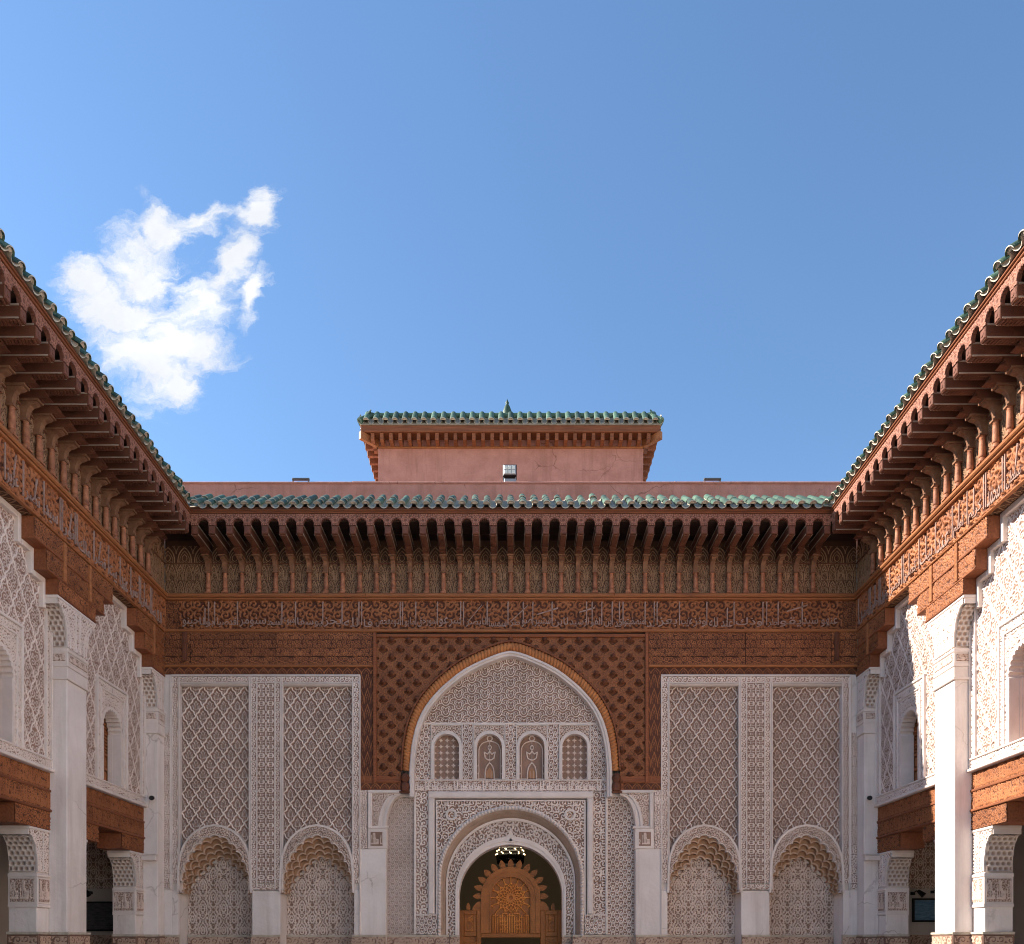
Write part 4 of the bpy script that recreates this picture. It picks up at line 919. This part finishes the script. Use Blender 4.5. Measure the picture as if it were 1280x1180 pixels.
    for Ya, d, txt in ((17.64, -1, 'short white pier with muqarnas capital against the far %s corner pier' % rl), (14.05, -1, 'short white pier with muqarnas capital on the near flank of the tall %s pier' % rl),
                       (14.70, 1, 'short white pier behind the tall %s pier, on its far flank' % rl)):
        low_pier(txt, (X0, Ya, 0), rot, -side*d)
    # gallery behind
    g = MB(); sg = side
    ex = lambda a, b: sorted((sg*a, sg*b))
    g.box(*ex(11.0, 11.3), 6, 18.5, 0, 9.4+G); g.box(*ex(XW+.8, 11.0), 6, 18.5, 2.9+G, 3.1+G); g.box(*ex(XW+.9, 13), 6, 19.1, 9.0+G, 9.3+G); g.box(*ex(XW+.95, 11.2), 5.8, 6, 0, 9.3+G)
    gw = obj('gallery', g.mesh('gallery', GAL)); gw['label'] = '%s gallery interior seen through the lower openings' % ('dim plaster' if side > 0 else 'dark plaster') + ' on the ' + rl; gw['category'] = 'gallery'
    gx0, gx1 = ex(XW+.35, 11.0)
    obj('end_wall', MB().box(gx0, gx1, 18.5, 18.66, 0, 3.1+G).mesh('end_wall', GAL), gw)
    obj('end_wall_carving', relief('end_wall_carving', gx0, gx1, 1.22+G, 2.9+G, 18.49, .03, lambda x, z: PALM(x, z), STUCB, .015), gw)
    obj('end_wall_dado', relief('end_wall_dado', gx0, gx1, .4, .2+G, 18.49, .015, lambda x, z: A_MID(x, z), ZEL, .03), gw)
    # eave timbers and roof slab of the gallery is part of the eave below

for side in (-1, 1):
    e_ = obj('courtyard_wall', MB().box(*sorted((side*XW, side*(XW+1))), -5, 8.39, 0, 9.3+G).mesh('courtyard_wall', PLAS)); e_['label'] = 'plain near stretch of the %s court wall beside the viewer' % ('right' if side > 0 else 'left'); e_['category'] = 'wall'

# framed pictures and their lamps in the galleries
def picture(x0, x1, z0, z1, y, mat, label):
    r = thing('picture', label, 'picture', ((x0+x1)/2, y, z0))
    w2, h = (x1-x0)/2, z1-z0
    m = MB(); m.bbox(-w2, w2, -.05, 0, 0, .04, .006); m.bbox(-w2, w2, -.05, 0, h-.04, h, .006); m.bbox(-w2, -w2+.04, -.05, 0, .041, h-.041, .006); m.bbox(w2-.04, w2, -.05, 0, .041, h-.041, .006)
    obj('frame', m.mesh('frame', BLACK), r); obj('canvas', MB().box(-w2+.04, w2-.04, -.02, 0, .04, h-.04).mesh('canvas', mat), r)
    return r
def wall_lamp(x, y, z, label):
    r = thing('wall_lamp', label, 'wall lamp', (x, y, z), 0, 'black picture lamps on the gallery walls')
    obj('arm', MB().tube((0, 0, 0), (0, -.16, .05), .014).tube((0, -.16, .05), (.03, -.25, .03), .014).lathe([(.001, -.03), (.05, -.03), (.05, .03), (.001, .03)], (0, 0, 0), 10).mesh('arm', BLACK), r)
    obj('lamp_shade', MB().tube((.0, -.23, .05), (.10, -.30, -.06), .035, .065).mesh('lamp_shade', BLACK, 40), r)
gyl = 18.48
picture(px(1140, gyl), px(1184, gyl), pz(1152.6, gyl), pz(1123, gyl), gyl, PIC, 'blue seascape picture on the wall behind the right lower opening')
wall_lamp(px(1141, gyl), gyl, pz(1117, gyl), 'small black lamp above the left corner of the blue picture')
wall_lamp(px(1166, gyl), gyl, pz(1115, gyl), 'small black lamp above the middle of the blue picture')
picture(px(96, gyl), px(146, gyl), pz(1164, gyl), pz(1127, gyl), gyl, PICD, 'dark framed picture on the wall behind the left lower opening')
wall_lamp(px(113, gyl), gyl, pz(1116, gyl), 'small black lamp above the dark picture on the left')

# ---------------------------------------------------------------- EAVES
PF = .873                                                    # projection of the fascia
def bracket_meshes():
    w2 = .066; sh = lambda m: setattr(m, 'v', [(x, y, z+G) for x, y, z in m.v]) or m
    b = MB()
    b.prismx([(0, 8.53), (-.868, 8.53), (-.870, 8.45), (-.868, 8.362), (-.62, 8.352), (-.36, 8.35), (0, 8.35)], -w2, w2)
    for k in range(9):                                       # carved leaves on the underside
        yy = -.82+k*.05; b.tube((-w2*.75, yy-.012, 8.354), (w2*.75, yy+.012, 8.354), .019, n=6)
    li = MB().box(-w2-.012, w2+.012, -.852, 0, 8.531, 8.552)
    for e in (-1, 1): li.box(*sorted((e*(w2-.006), e*(w2+.007))), -.850, -.02, 8.359, 8.378)
    q = MB().prismx([(0, 8.349), (-.39, 8.349), (-.40, 8.305), (-.375, 8.285), (-.395, 8.262), (-.455, 8.243), (-.458, 8.236), (-.38, 8.226), (0, 8.226)], -w2*.9, w2*.9)
    for k in range(3): q.tube((-w2*.7, -.33+k*.06, 8.228), (w2*.7, -.33+k*.06, 8.228), .014, n=6)
    c = MB().box(-w2*1.15, w2*1.15, -.30, 0, 8.192, 8.225)
    c.prismx([(-.262, 8.191), (-.268, 8.170), (-.235, 8.150), (-.175, 8.135), (-.135, 8.095), (-.112, 8.03), (-.098, 7.935), (0, 7.935), (0, 8.191)], -w2*.72, w2*.72)
    c.box(-.062, .062, -.135, 0, 7.905, 7.934)
    col = MB().lathe([(.03, 7.502), (.052, 7.51), (.058, 7.545), (.040, 7.575), (.052, 7.585), (.054, 7.60), (.046, 7.80), (.043, 7.85), (.050, 7.862), (.036, 7.875), (.048, 7.904)], (0, -.075, 0), 10).box(-.060, .060, -.140, -.01, 7.475, 7.501)
    f = MB().bbox(-w2*.92, w2*.92, -.884, -.869, 8.372, 8.522, .010); f.tube((0, -.892, 8.447), (0, -.872, 8.447), .03, .046, 8)
    return sh(b).mesh('bracket', WOODB), sh(q).mesh('corbel', WOODB), sh(col).mesh('colonnette', COLO, 50), sh(f).mesh('bracket_face', WOODF), sh(li).mesh('listel', LIST), sh(c).mesh('console', CONS)
BRK = bracket_meshes()
def tile_mesh(name, L_, r0, r1, sl, mat, cap, n=8, flip=1):
    ca, sa = math.cos(sl), math.sin(sl); b = MB(); P = []
    for t, r in ((0, r0), (1, r1)):
        row = []
        for k in range(n+1):
            a = PI*k/n; x = -r*math.cos(a); u = flip*r*math.sin(a)*.9
            d = -t*L_; row.append((x, -(-d)*0+ (d*-1)*ca-u*sa*1, (d*-1)*sa+u*ca))
        P.append(row)
    b.grid(np.array(P), 0)
    P2 = np.array(P)*1.0; P2[..., 2] -= .016*flip; b.grid(P2, 0, True)
    b.add([tuple(p) for p in P[0]]+[tuple(p) for p in P2[0][::-1]], [tuple(range(2*n+2))], 1)
    if cap:
        q = [(x, y+.03*ca, z+.03*sa) for x, y, z in P[0]]; b.add(q, [tuple(range(n+1))], 1)
    return b.mesh(name, [mat, MORT], 60)
SL = R(34); TSP = .2453
TCOV = tile_mesh('roof_tile', .40, .078, .066, SL, GREEN, True); TPAN = tile_mesh('pan_tile', .40, .088, .078, SL, PAN, False, flip=-1)
def join_copies(me, offs, name):
    nv = len(me.vertices); v = np.empty(nv*3, np.float32); me.vertices.foreach_get('co', v); v = v.reshape(-1, 3)
    b = MB()
    fs = [tuple(p.vertices) for p in me.polygons]; mi = [p.material_index for p in me.polygons]
    for o in offs:
        k = len(b.v); b.v += [tuple(q) for q in (v+np.array(o, np.float32))]; b.f += [tuple(i+k for i in f) for f in fs]; b.mi += mi
    return b.mesh(name, list(me.materials), 60)
def eave(label, loc, rz, x0, nb, xa, xb, clipa, clipb):
    """brackets at x0 + k*SP (nb of them); fascia from xa to xb; clipa/clipb: that end runs into an inner corner (valley)"""
    r = thing('eave', label, 'eave', loc, rz, 'green tiled eaves round the courtyard')
    for k in range(nb):
        o = obj('bracket', BRK[0], r, (x0+k*SP+random.uniform(-.005, .005), random.uniform(-.004, .004), random.uniform(-.005, .003)), random.uniform(-.008, .008)); obj('corbel', BRK[1], o); obj('colonnette', BRK[2], o); obj('bracket_face', BRK[3], o); obj('listel', BRK[4], o); obj('console', BRK[5], o)
    # fascia cut by lobed arches
    n = 44; xs = []; zs = []
    def arch_z(u):                                           # u in -1..1 across one nine-lobed opening
        th = math.acos(max(-1, min(1, u))); r_ = .106-.026*(1-abs(math.sin(7*th))**.7)
        return 8.572+r_*math.sin(th)
    f = MB(); x = xa; hwo = .104
    xs = [xa]
    for k in range(-1, nb+1):
        c = x0+(k+.5)*SP
        for u in -np.cos(np.linspace(0, PI, 61)):
            xx = c+u*hwo
            if xa < xx < xb: xs.append(xx)
    xs.append(xb); xs = sorted(xs); pr = []
    for xx in xs:
        k = math.floor((xx-x0)/SP); u = (xx-(x0+(k+.5)*SP))/hwo; inside_ = abs(u) < .9999 and -1 <= k < nb
        pr.append((xx, (arch_z(u) if inside_ else 8.534)+G))
    top = 8.775+G
    f.grid(np.array([[(a, -PF+.05, b) for a, b in pr], [(a, -PF, b) for a, b in pr], [(a, -PF, top) for a, b in pr]]), 0)
    f.grid(np.array([[(a, -PF+.05, top) for a, b in pr], [(a, -PF+.05, b) for a, b in pr]]), 0)
    fa = obj('fascia', f.mesh('fascia', WOODF), r)
    xq = np.array([p_[0] for p_ in pr]); zq = np.array([p_[1] for p_ in pr])
    def ffn(x, z):
        u = (np.mod((x-x0)/SP+.5, 1)-.5)*SP; rd = np.hypot(u, z-8.64-G)
        return mxm(A_WOOD(np.abs(u)+.3, z)*(rd > .055), np.clip(1-np.abs(rd-.042)/.014, 0, 1))*(z < 8.768+G)
    fr2 = relief('fascia_carving', xa, xb, 8.535+G, 8.774+G, -PF-.002, .014, ffn, WOODF, .0105, lambda x, z: z > np.interp(x, xq, zq)+.006); obj('fascia_carving', fr2, fa)
    # rim mouldings round the arch heads
    m = MB()
    for k in range(nb-1):
        c = x0+(k+.5)*SP
        a = np.array([(c+u*hwo*1.0, arch_z(u)+G+.003) for u in -np.cos(np.linspace(0, PI, 31))]); o_ = np.array([(c+u*hwo*1.22, 8.572+.128*math.sqrt(max(0, 1-u*u))+G) for u in -np.cos(np.linspace(0, PI, 31))])
        m.band(a, o_, -PF-.012, -PF+.01)
    obj('arch_rim', m.mesh('arch_rim', WOODF), fa)
    m = MB(); m.bbox(xa, xb, -PF-.03, -PF+.06, 8.776+G, 8.812+G, .008); m.bbox(xa, xb, -PF-.055, -PF+.06, 8.813+G, 8.838+G, .006)
    obj('moulding', m.mesh('moulding', WOOD), r)
    obj('tile_board', MB().box(xa, xb, -PF-.02, -PF+.06, 8.839+G, 8.90+G).mesh('tile_board', WOODB), r)
    # soffit boards and the painted frieze below them
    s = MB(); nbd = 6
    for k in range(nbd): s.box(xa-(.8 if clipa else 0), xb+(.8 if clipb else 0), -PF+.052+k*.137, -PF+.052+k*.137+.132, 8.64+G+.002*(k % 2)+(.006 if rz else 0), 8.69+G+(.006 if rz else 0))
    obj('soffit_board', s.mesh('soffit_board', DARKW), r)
    wa, wb = (xa-PF+.03 if clipa else xa), (xb+PF-.03 if clipb else xb)
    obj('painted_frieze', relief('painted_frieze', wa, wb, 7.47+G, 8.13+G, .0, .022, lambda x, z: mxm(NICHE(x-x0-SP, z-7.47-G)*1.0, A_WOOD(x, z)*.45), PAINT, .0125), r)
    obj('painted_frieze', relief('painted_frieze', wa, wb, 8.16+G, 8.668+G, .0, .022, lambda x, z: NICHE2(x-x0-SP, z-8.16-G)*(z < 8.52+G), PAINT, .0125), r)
    obj('frieze_listel', MB().bbox(wa, wb, -.03, .01, 8.13+G, 8.16+G, .006).mesh('frieze_listel', WOODB), r)
    # tiles: three courses of green covers over pale pans
    pans = []; ca, sa = math.cos(SL), math.sin(SL)
    nx = int((wb-wa)/TSP)+1; xm = (xa+xb)/2; k0 = -int((xm-wa)/TSP)-1
    for q in range(3):
        yy = -PF-.115+q*.33*ca; zz = 8.86+q*.33*sa+G; lim_a = (-PF-yy)
        for k in range(k0, -k0+1):
            xx = xm+k*TSP+random.uniform(-.006, .006)
            la = xa-(yy+PF) if clipa else xa; lb = xb+(yy+PF) if clipb else xb
            if la+.03 < xx < lb-.03: obj('roof_tile', TCOV, r, (xx, yy+random.uniform(-.02, .014)-(.04 if random.random() < .05 else 0), zz+.048+random.uniform(-.004, .006)), random.uniform(-.05, .05))
            if la < xx+TSP/2 < lb: pans.append((xx+TSP/2, yy, zz+.05))
    pn = obj('pan_tile', join_copies(TPAN, pans, 'pan_tile'), r); pn['kind'] = 'stuff'
    # roof bed under the tiles
    bd = MB(); y_a, y_b = -PF-.02, .30
    xx0, xx1 = (xa if not clipa else xa-.0), xb
    bd.add([(xa, y_a, 8.86+G), (xb, y_a, 8.86+G), (wb, -.04, 8.86+G+(-.04-y_a)*sa/ca), (wa, -.04, 8.86+G+(-.04-y_a)*sa/ca),
            (xa, y_a, 8.84+G), (xb, y_a, 8.84+G), (wb, -.04, 8.70+G), (wa, -.04, 8.70+G)], [(0, 1, 2, 3), (7, 6, 5, 4), (0, 4, 5, 1), (2, 6, 7, 3), (0, 3, 7, 4), (1, 5, 6, 2)])
    obj('roof_bed', bd.mesh('roof_bed', MORT), r)
    return r
XE = XW-PF+.01
eave('far eave of green tiles on a row of carved cedar brackets', (0, D, 0), 0, -18*SP, 37, -XE, XE, True, True)
nS = 24; x_c = 14.375-(D-PF)
eave('sunlit right eave running from the corner out of the picture', (XW, 14.375, 0), R(-90), x_c+.107, nS, x_c, x_c+.107+nS*SP, True, False)
eave('shaded left eave running from the corner out of the picture', (-XW, 14.375, 0), R(90), -(x_c+.107)-(nS-1)*SP, nS, -(x_c+.107+nS*SP), -x_c, False, True)

# ---------------------------------------------------------------- ROOF: parapet, pavilion, floodlight, rails
YPAR = D+.55
par = thing('parapet', 'long pink rendered parapet above the far eave', 'parapet', (0, YPAR, 0))
zp = pz(602.3, YPAR)
pm = MB()
xs_ = [-13, -7.2, -3.5, -.2, 3.6, 8.1, 13]
for i in range(6): pm.box(xs_[i]+.001, xs_[i+1]-.001, 0, .45, 9.2, zp-.052)
obj('render_panel', pm.mesh('render_panel', PINK), par)
cp = MB()
for i in range(6): cp.bbox(xs_[i]+.001, xs_[i+1]-.001, -.03, .48, zp-.05+.002, zp+random.uniform(-.006, .006), .012)
obj('coping', cp.mesh('coping', PINK), par)
hall = obj('prayer_hall', MB().box(-9, 9, 19.1, 19.5, 6.6, 9.4).box(-13, 13, 19.1, 34, 9.3, 9.6).box(-9.2, -9, 19.1, 34, 0, 9.3).box(9, 9.2, 19.1, 34, 0, 9.3).box(-9, 9, 33.8, 34, 0, 9.3).box(-9, -1.35, 19.11, 19.3, 0, 6.6).box(1.35, 9, 19.11, 19.3, 0, 6.6).mesh('prayer_hall', HALL))
hall['label'] = 'dark prayer hall interior behind the open portal'; hall['category'] = 'hall'
YV = 24.0; EV = .42
pav = thing('roof_pavilion', 'pink square roof pavilion with green tiled hip roof', 'pavilion', (0, YV, 0))
xl, xr = px(472.6, YV), px(804, YV); zw = pz(552, YV); dep = xr-xl
obj('wall', MB().box(xl, xr, 0, dep, 9.5, zw+.15).mesh('wall', PINK), pav)
zr0 = 15.83
bt = MB(); bt.bbox(xl-.03, xr+.03, -.04, .02, zr0-.03, zr0+.03, .01); bt.box(xl-.04, xl, -.04, dep, zr0-.03, zr0+.03); bt.box(xr, xr+.04, -.04, dep, zr0-.03, zr0+.03)
obj('wall_plate', bt.mesh('wall_plate', WOODL), pav)
YE = YV-EV; ze_ = pz(530.5, YE)
raf = MB().bbox(-.05, .05, -EV+.04, .3, zr0, zr0+.20, .01).mesh('rafter', WOOD)
nr_ = 31
for k in range(nr_): obj('rafter', raf, pav, (xl-.1+(xr-xl+.2)*k/(nr_-1), 0, 0))
for s, xx in ((-1, xl), (1, xr)):
    for k in range(20): obj('rafter', raf, pav, (xx, .1+k*.37, 0), R(90) if s > 0 else R(-90))
    obj('hip_rafter', MB().box(-.05, .05, -.62, 0, zr0-.01, zr0+.20).mesh('hip_rafter', WOODL), pav, (xx, 0, 0), R(45)*s)
fb_ = MB(); z0_ = zr0+.22
fb_.bbox(xl-EV, xr+EV, -EV, -EV+.05, z0_-.02, ze_-.02, .01); fb_.box(xl-EV+.05, xr+EV-.05, -EV+.05, 0, z0_, z0_+.03)
for s, xx in ((-1, xl), (1, xr)):
    fb_.box(*sorted((xx+s*EV, xx+s*(EV-.05))), -EV+.05, dep, z0_-.02, ze_-.02); fb_.box(*sorted((xx, xx+s*(EV-.05))), 0, dep, z0_, z0_+.03)
obj('fascia', fb_.mesh('fascia', WOOD), pav)
PS = R(50); pcv = tile_mesh('roof_tile', .50, .088, .076, PS, GREEN, True); ppn = tile_mesh('pan_tile', .50, .092, .082, PS, PAN, False, flip=-1)
tsp = .27; pans = []
cxp = (xl+xr)/2; half_ = (xr-xl)/2+EV+.03; rowl = .42; rise = math.tan(PS)
def slope_tiles(rows, fn, rz_):
    for q in range(rows):
        d = q*rowl*math.cos(PS); z = ze_+.0+d*rise; hh = half_-d
        for k in range(-20, 21):
            x = k*tsp
            if abs(x) <= hh-.02: o = obj('roof_tile', pcv, pav, (*fn(x, d), z+.075), rz_)
cy = dep/2
slope_tiles(1, lambda x, d: (cxp+x, -EV-.06+d), 0)
slope_tiles(1, lambda x, d: (cxp-half_+d, cy+x), R(-90)); slope_tiles(1, lambda x, d: (cxp+half_-d, cy+x), R(90))
for q in range(1):
    d = q*rowl*math.cos(PS)
    for k in range(-20, 20):
        x = (k+.5)*tsp
        if abs(x) <= half_-d: pans.append((cxp+x, -EV-.05+d, ze_+d*rise+.07))
pn = obj('pan_tile', join_copies(ppn, pans, 'pan_tile'), pav); pn['kind'] = 'stuff'
hb = MB(); zr_ = ze_-.02; d1 = .32; z1_ = zr_+.40; zk = 18.95; yb = cy+half_
q0 = [(cxp-half_, cy-half_), (cxp+half_, cy-half_), (cxp+half_, yb), (cxp-half_, yb)]; q1 = [(cxp-half_+d1, cy-half_+d1), (cxp+half_-d1, cy-half_+d1), (cxp+half_-d1, yb-d1), (cxp-half_+d1, yb-d1)]
hb.add([(*p_, zr_) for p_ in q0]+[(*p_, z1_) for p_ in q1]+[(cxp, cy, zk)], [(3, 2, 1, 0)]+[(k, (k+1) % 4, 4+(k+1) % 4, 4+k) for k in range(4)]+[(4+k, 4+(k+1) % 4, 8) for k in range(4)])
obj('roof_bed', hb.mesh('roof_bed', PAN), pav)
rd_ = MB(); yq = cy-half_+d1
for k in range(22):
    x0_ = cxp-half_+d1-.1+k*(2*(half_-d1)+.2)/22; rd_.tube((x0_, yq, z1_+.03), (x0_+.40, yq, z1_+.045), .085, .075, 8)
obj('ridge_tile', rd_.mesh('ridge_tile', GREEN, 50), pav)
for s in (-1, 1):
    hp = MB().tube((cxp+s*half_, cy-half_, zr_+.10), (cxp+s*(half_-d1), cy-half_+d1, z1_+.06), .09, .075, 8)
    obj('hip_tile', hp.mesh('hip_tile', GREEN, 50), pav)
Yf = YV+cy
fin_ = obj('finial', MB().lathe([(.30, -.5), (.26, -.1), (.20, 0), (.21, .12), (.17, .32), (.10, .50), (.05, .58), (.07, .63), (.03, .70), (.0, .78)], (0, 0, 0), 20, ribs=10, amp=.06).mesh('finial', GREEN, 60), pav, (px(634, Yf), cy, zk)); fin_.scale = (.85, .85, .95)
# floodlight standing on the parapet
fl = thing('floodlight', 'grey LED floodlight on the parapet before the pavilion', 'floodlight', (px(637.2, YPAR+.2), YPAR+.2, zp))
obj('base', MB().bbox(-.19, .19, -.12, .12, .0, .045, .01).mesh('base', METAL), fl)
obj('bracket', MB().box(-.145, -.125, -.05, .05, .045, .30).box(.125, .145, -.05, .05, .045, .30).bbox(-.124, .124, -.07, .03, .05, .15, .01).mesh('bracket', METAL), fl)
hs = obj('housing', MB().bbox(-.155, .155, -.10, .08, .19, .45, .02).mesh('housing', BLACK), fl)
obj('bezel', MB().bbox(-.135, .135, -.115, -.098, .215, .425, .006).mesh('bezel', METAL), hs)
lm = MB().bbox(-.036, .036, -.125, -.114, -.04, .04, .008).mesh('lens', LENS)
for i in range(3):
    for j in range(2): obj('lens', lm, hs, (-.083+i*.083, 0, .272+j*.094))
for p0, lab in ((376, 'low grey metal rail on the left half of the parapet'), (890.5, 'low grey metal rail on the right half of the parapet')):
    Yq = YPAR+.03; r = thing('metal_rail', lab, 'rail', (px(p0, Yq), Yq, zp), 0, 'low metal rails on the parapet')
    obj('bar', MB().bbox(-.19, .19, -.03, .03, .055, .095, .008).mesh('bar', IRON), r)
    for s in (-1, 1): obj('leg', MB().box(s*.17-.012, s*.17+.012, -.02, .02, -.01, .055).mesh('leg', IRON), r)
# small cameras and stone ledges on the corner piers
for s, lab in ((-1, 'left'), (1, 'right')):
    Yc = 17.62; xx = s*7.50; r = thing('security_camera', 'small black security camera on the %s corner pier' % lab, 'camera', (xx, Yc, pz(999.5, Yc)), 0, 'security cameras on the corner piers')
    obj('mount', MB().tube((0, .03, .03), (0, -.05, .03), .03).mesh('mount', TRIM, 40), r); obj('body', MB().tube((0, -.04, .03), (-s*.05, -.20, 0), .045, .05).mesh('body', BLACK, 40), r)
    r = thing('stone_ledge', 'little white stone ledge on the face of the %s corner pier' % lab, 'ledge', (s*7.56, 17.64, pz(1076, 17.6)), 0, 'stone ledges on the corner piers')
    obj('slab', MB().bbox(-.16, .16, -.12, 0, .0, .115, .015).bbox(-.18, .18, -.135, 0, .116, .14, .008).mesh('slab', TRIM), r)

# ---------------------------------------------------------------- PORTAL SCREEN AND CHANDELIER
YS = D+.95
scn = thing('wooden_screen', 'orange carved cedar screen with a spiked round arch in the portal', 'screen', (0, YS, 0))
sx_ = lambda u: u*YS/F
sz_ = lambda v: pz(v, YS)
m = MB()
for s in (-1, 1):
    sp_ = lambda a, b: sorted((sx_(s*a), sx_(s*b)))
    m.bbox(*sp_(58, 66), -.05, .06, 0, sz_(1138), .012); m.bbox(*sp_(37, 43), -.05, .06, 0, sz_(1138), .012)
    for v0, v1 in ((1138, 1143.5), (1164.5, 1170.5)): m.bbox(*sp_(43, 58), -.045, .06, sz_(v1), sz_(v0), .01)
    m.bbox(*sp_(43, 58), -.045, .06, 0, sz_(1178), .01)
    for (a, b) in ((43, 47), (54.5, 58)): m.bbox(*sp_(a, b), -.03, .06, sz_(1164.5), sz_(1143.5), .008)
    m.box(*sp_(47, 54.5), .0, .05, sz_(1164.5), sz_(1143.5)); m.box(*sp_(43, 58), .0, .05, sz_(1178), sz_(1170.5))
m.bbox(sx_(-37), sx_(37), -.045, .06, sz_(1172), sz_(1166.5), .01)
obj('frame', m.mesh('frame', WOODS), scn)
def sarch(r, cy=1121, bot=1166.5, n=41): return np.array([(sx_(-r), sz_(bot))]+[(sx_(-r*math.cos(a)), sz_(cy-r*math.sin(a))) for a in np.linspace(0, PI, n)]+[(sx_(r), sz_(bot))])
obj('arch_frame', MB().band(sarch(31), sarch(37), -.07, .06).band(sarch(25.5), sarch(31), -.05, .06).band(sarch(24.5), sarch(26), -.07, 0).mesh('arch_frame', WOODS, 40), scn)
def t_scr():
    w_, h_ = sx_(50), sz_(1095)-sz_(1166.5); t = Tile(w_, h_, 240); k = .018; c = w_/2
    zc_ = .62*h_
    for k2 in range(16):
        a = 2*PI*k2/16; P_ = lambda r, b: (c+r*math.cos(b), zc_+r*math.sin(b))
        t.line([P_(.05, a), P_(.14, a+PI/8), P_(.24, a), P_(.34, a+PI/8)], k); t.line([P_(.05, a), P_(.14, a-PI/8), P_(.24, a), P_(.34, a-PI/8)], k)
        t.line([P_(.34, a+PI/8), P_(.52, a+PI/8)], k); t.line([P_(.24, a), P_(.55, a)], k)
    t.a[:int(.36*t.nz)] *= 0
    for s in (-1, 1):
        for q_, u in enumerate((.03, .09, .15, .21, .27, .33, .39, .45)):
            t.line([(c+s*u*w_, .01), (c+s*u*w_, h_*(.34-.03*(q_ % 3)))], k); 
            if q_ % 2: t.line([(c+s*u*w_, h_*(.34-.03*(q_ % 3))), (c+s*(u-.12)*w_, h_*(.34-.03*(q_ % 3)))], k)
        for z_ in (.07, .14, .21): t.line([(c+s*.09*w_, h_*z_), (c+s*.27*w_, h_*z_)], k)
    return t
SCR = t_scr()
obj('carved_panel', relief('carved_panel', sx_(-25), sx_(25), sz_(1166.5), sz_(1095), .01, .035, lambda x, z: SCR(x+SCR.w/2, z-sz_(1166.5)), WOODS, .011,
    lambda x, z: (z < sz_(1121)) | (np.hypot(x, z-sz_(1121)) < sx_(25.2))), scn)
spk = MB().prism([(-.030, 0), (.030, 0), (.046, .05), (.050, .095), (.042, .14), (.022, .185), (0, .215), (-.022, .185), (-.042, .14), (-.050, .095), (-.046, .05)], -.03, .03).prism([(-.024, .03), (.024, .03), (.028, .09), (.014, .14), (0, .165), (-.014, .14), (-.028, .09)], -.045, -.03).mesh('spike', WOODS)
for k in range(15):
    a = R(-14+208*k/14); o = obj('spike', spk, scn, (sx_(35.5)*math.cos(a), 0, sz_(1121)+sx_(35.5)*math.sin(a))); o.rotation_euler = (0, -(a-PI/2), 0); o.scale = (1.35, 1, 1)
for s in (-1, 1):
    o = obj('spike', spk, scn, (sx_(s*53), 0, sz_(1138.5))); o.scale = (.95, 1, .85)
    q = [(s*37, 1138)]+[(s*(37+11*math.sin(a)), 1138-10*math.cos(a)) for a in np.linspace(0, PI/2, 9)]
    obj('crest', MB().prism([(sx_(u), sz_(v)) for u, v in q], -.036, .043).mesh('crest', WOODS), scn)
    f = relief('inlay_panel', *sorted((sx_(s*47.3), sx_(s*54.2))), sz_(1164), sz_(1144), -.005, .02, lambda x, z: STAR(x*.5, z*.5), WOODS, .012); obj('inlay_panel', f, scn)
YC = 24.0
ch = thing('chandelier', 'lit round black chandelier hanging in the dark hall above the screen', 'chandelier', (px(638, YC), YC, pz(1080, YC)))
cr = px(656.5, YC)
dm = MB()
for z, r in ((.0, .36), (.10, .38), (.24, .40), (.34, .37), (.44, .30)): dm.lathe([(r, z-.015), (r+.02, z), (r, z+.015), (r-.02, z), (r, z-.015)], (0, 0, 0), 32)
for k in range(32):
    a = 2*PI*k/32; dm.tube((.36*math.cos(a), .36*math.sin(a), 0), (.40*math.cos(a), .40*math.sin(a), .24), .014, n=5)
dm.lathe([(.345, -.02), (.355, .25)], (0, 0, 0), 24); dm.tube((0, 0, .3), (0, 0, 5.2), .012)
for k in range(6):
    a = 2*PI*k/6; dm.tube((.30*math.cos(a), .30*math.sin(a), .44), (0, 0, .75), .008, n=5)
obj('frame', dm.mesh('frame', BLACK), ch)
bm_ = MB().lathe([(.001, 0), (.014, .008), (.019, .022), (.013, .036), (.001, .046)], (0, 0, 0), 8).mesh('bulb', BULB, True)
for r, z, n in ((.415, .25, 11), (.385, .36, 9), (.315, .46, 7)):
    for k in range(n): a = 2*PI*(k+.3)/n; obj('bulb', bm_, ch, (r*math.cos(a), r*math.sin(a), z))

cl = bpy.data.lights.new('chandelier_light', 'POINT'); clo = bpy.data.objects.new('chandelier_light', cl); COL.objects.link(clo); clo.parent = ch
cl.energy = 55; cl.color = (1, .84, .62); cl.shadow_soft_size = .4; clo.location = (0, 0, .75)
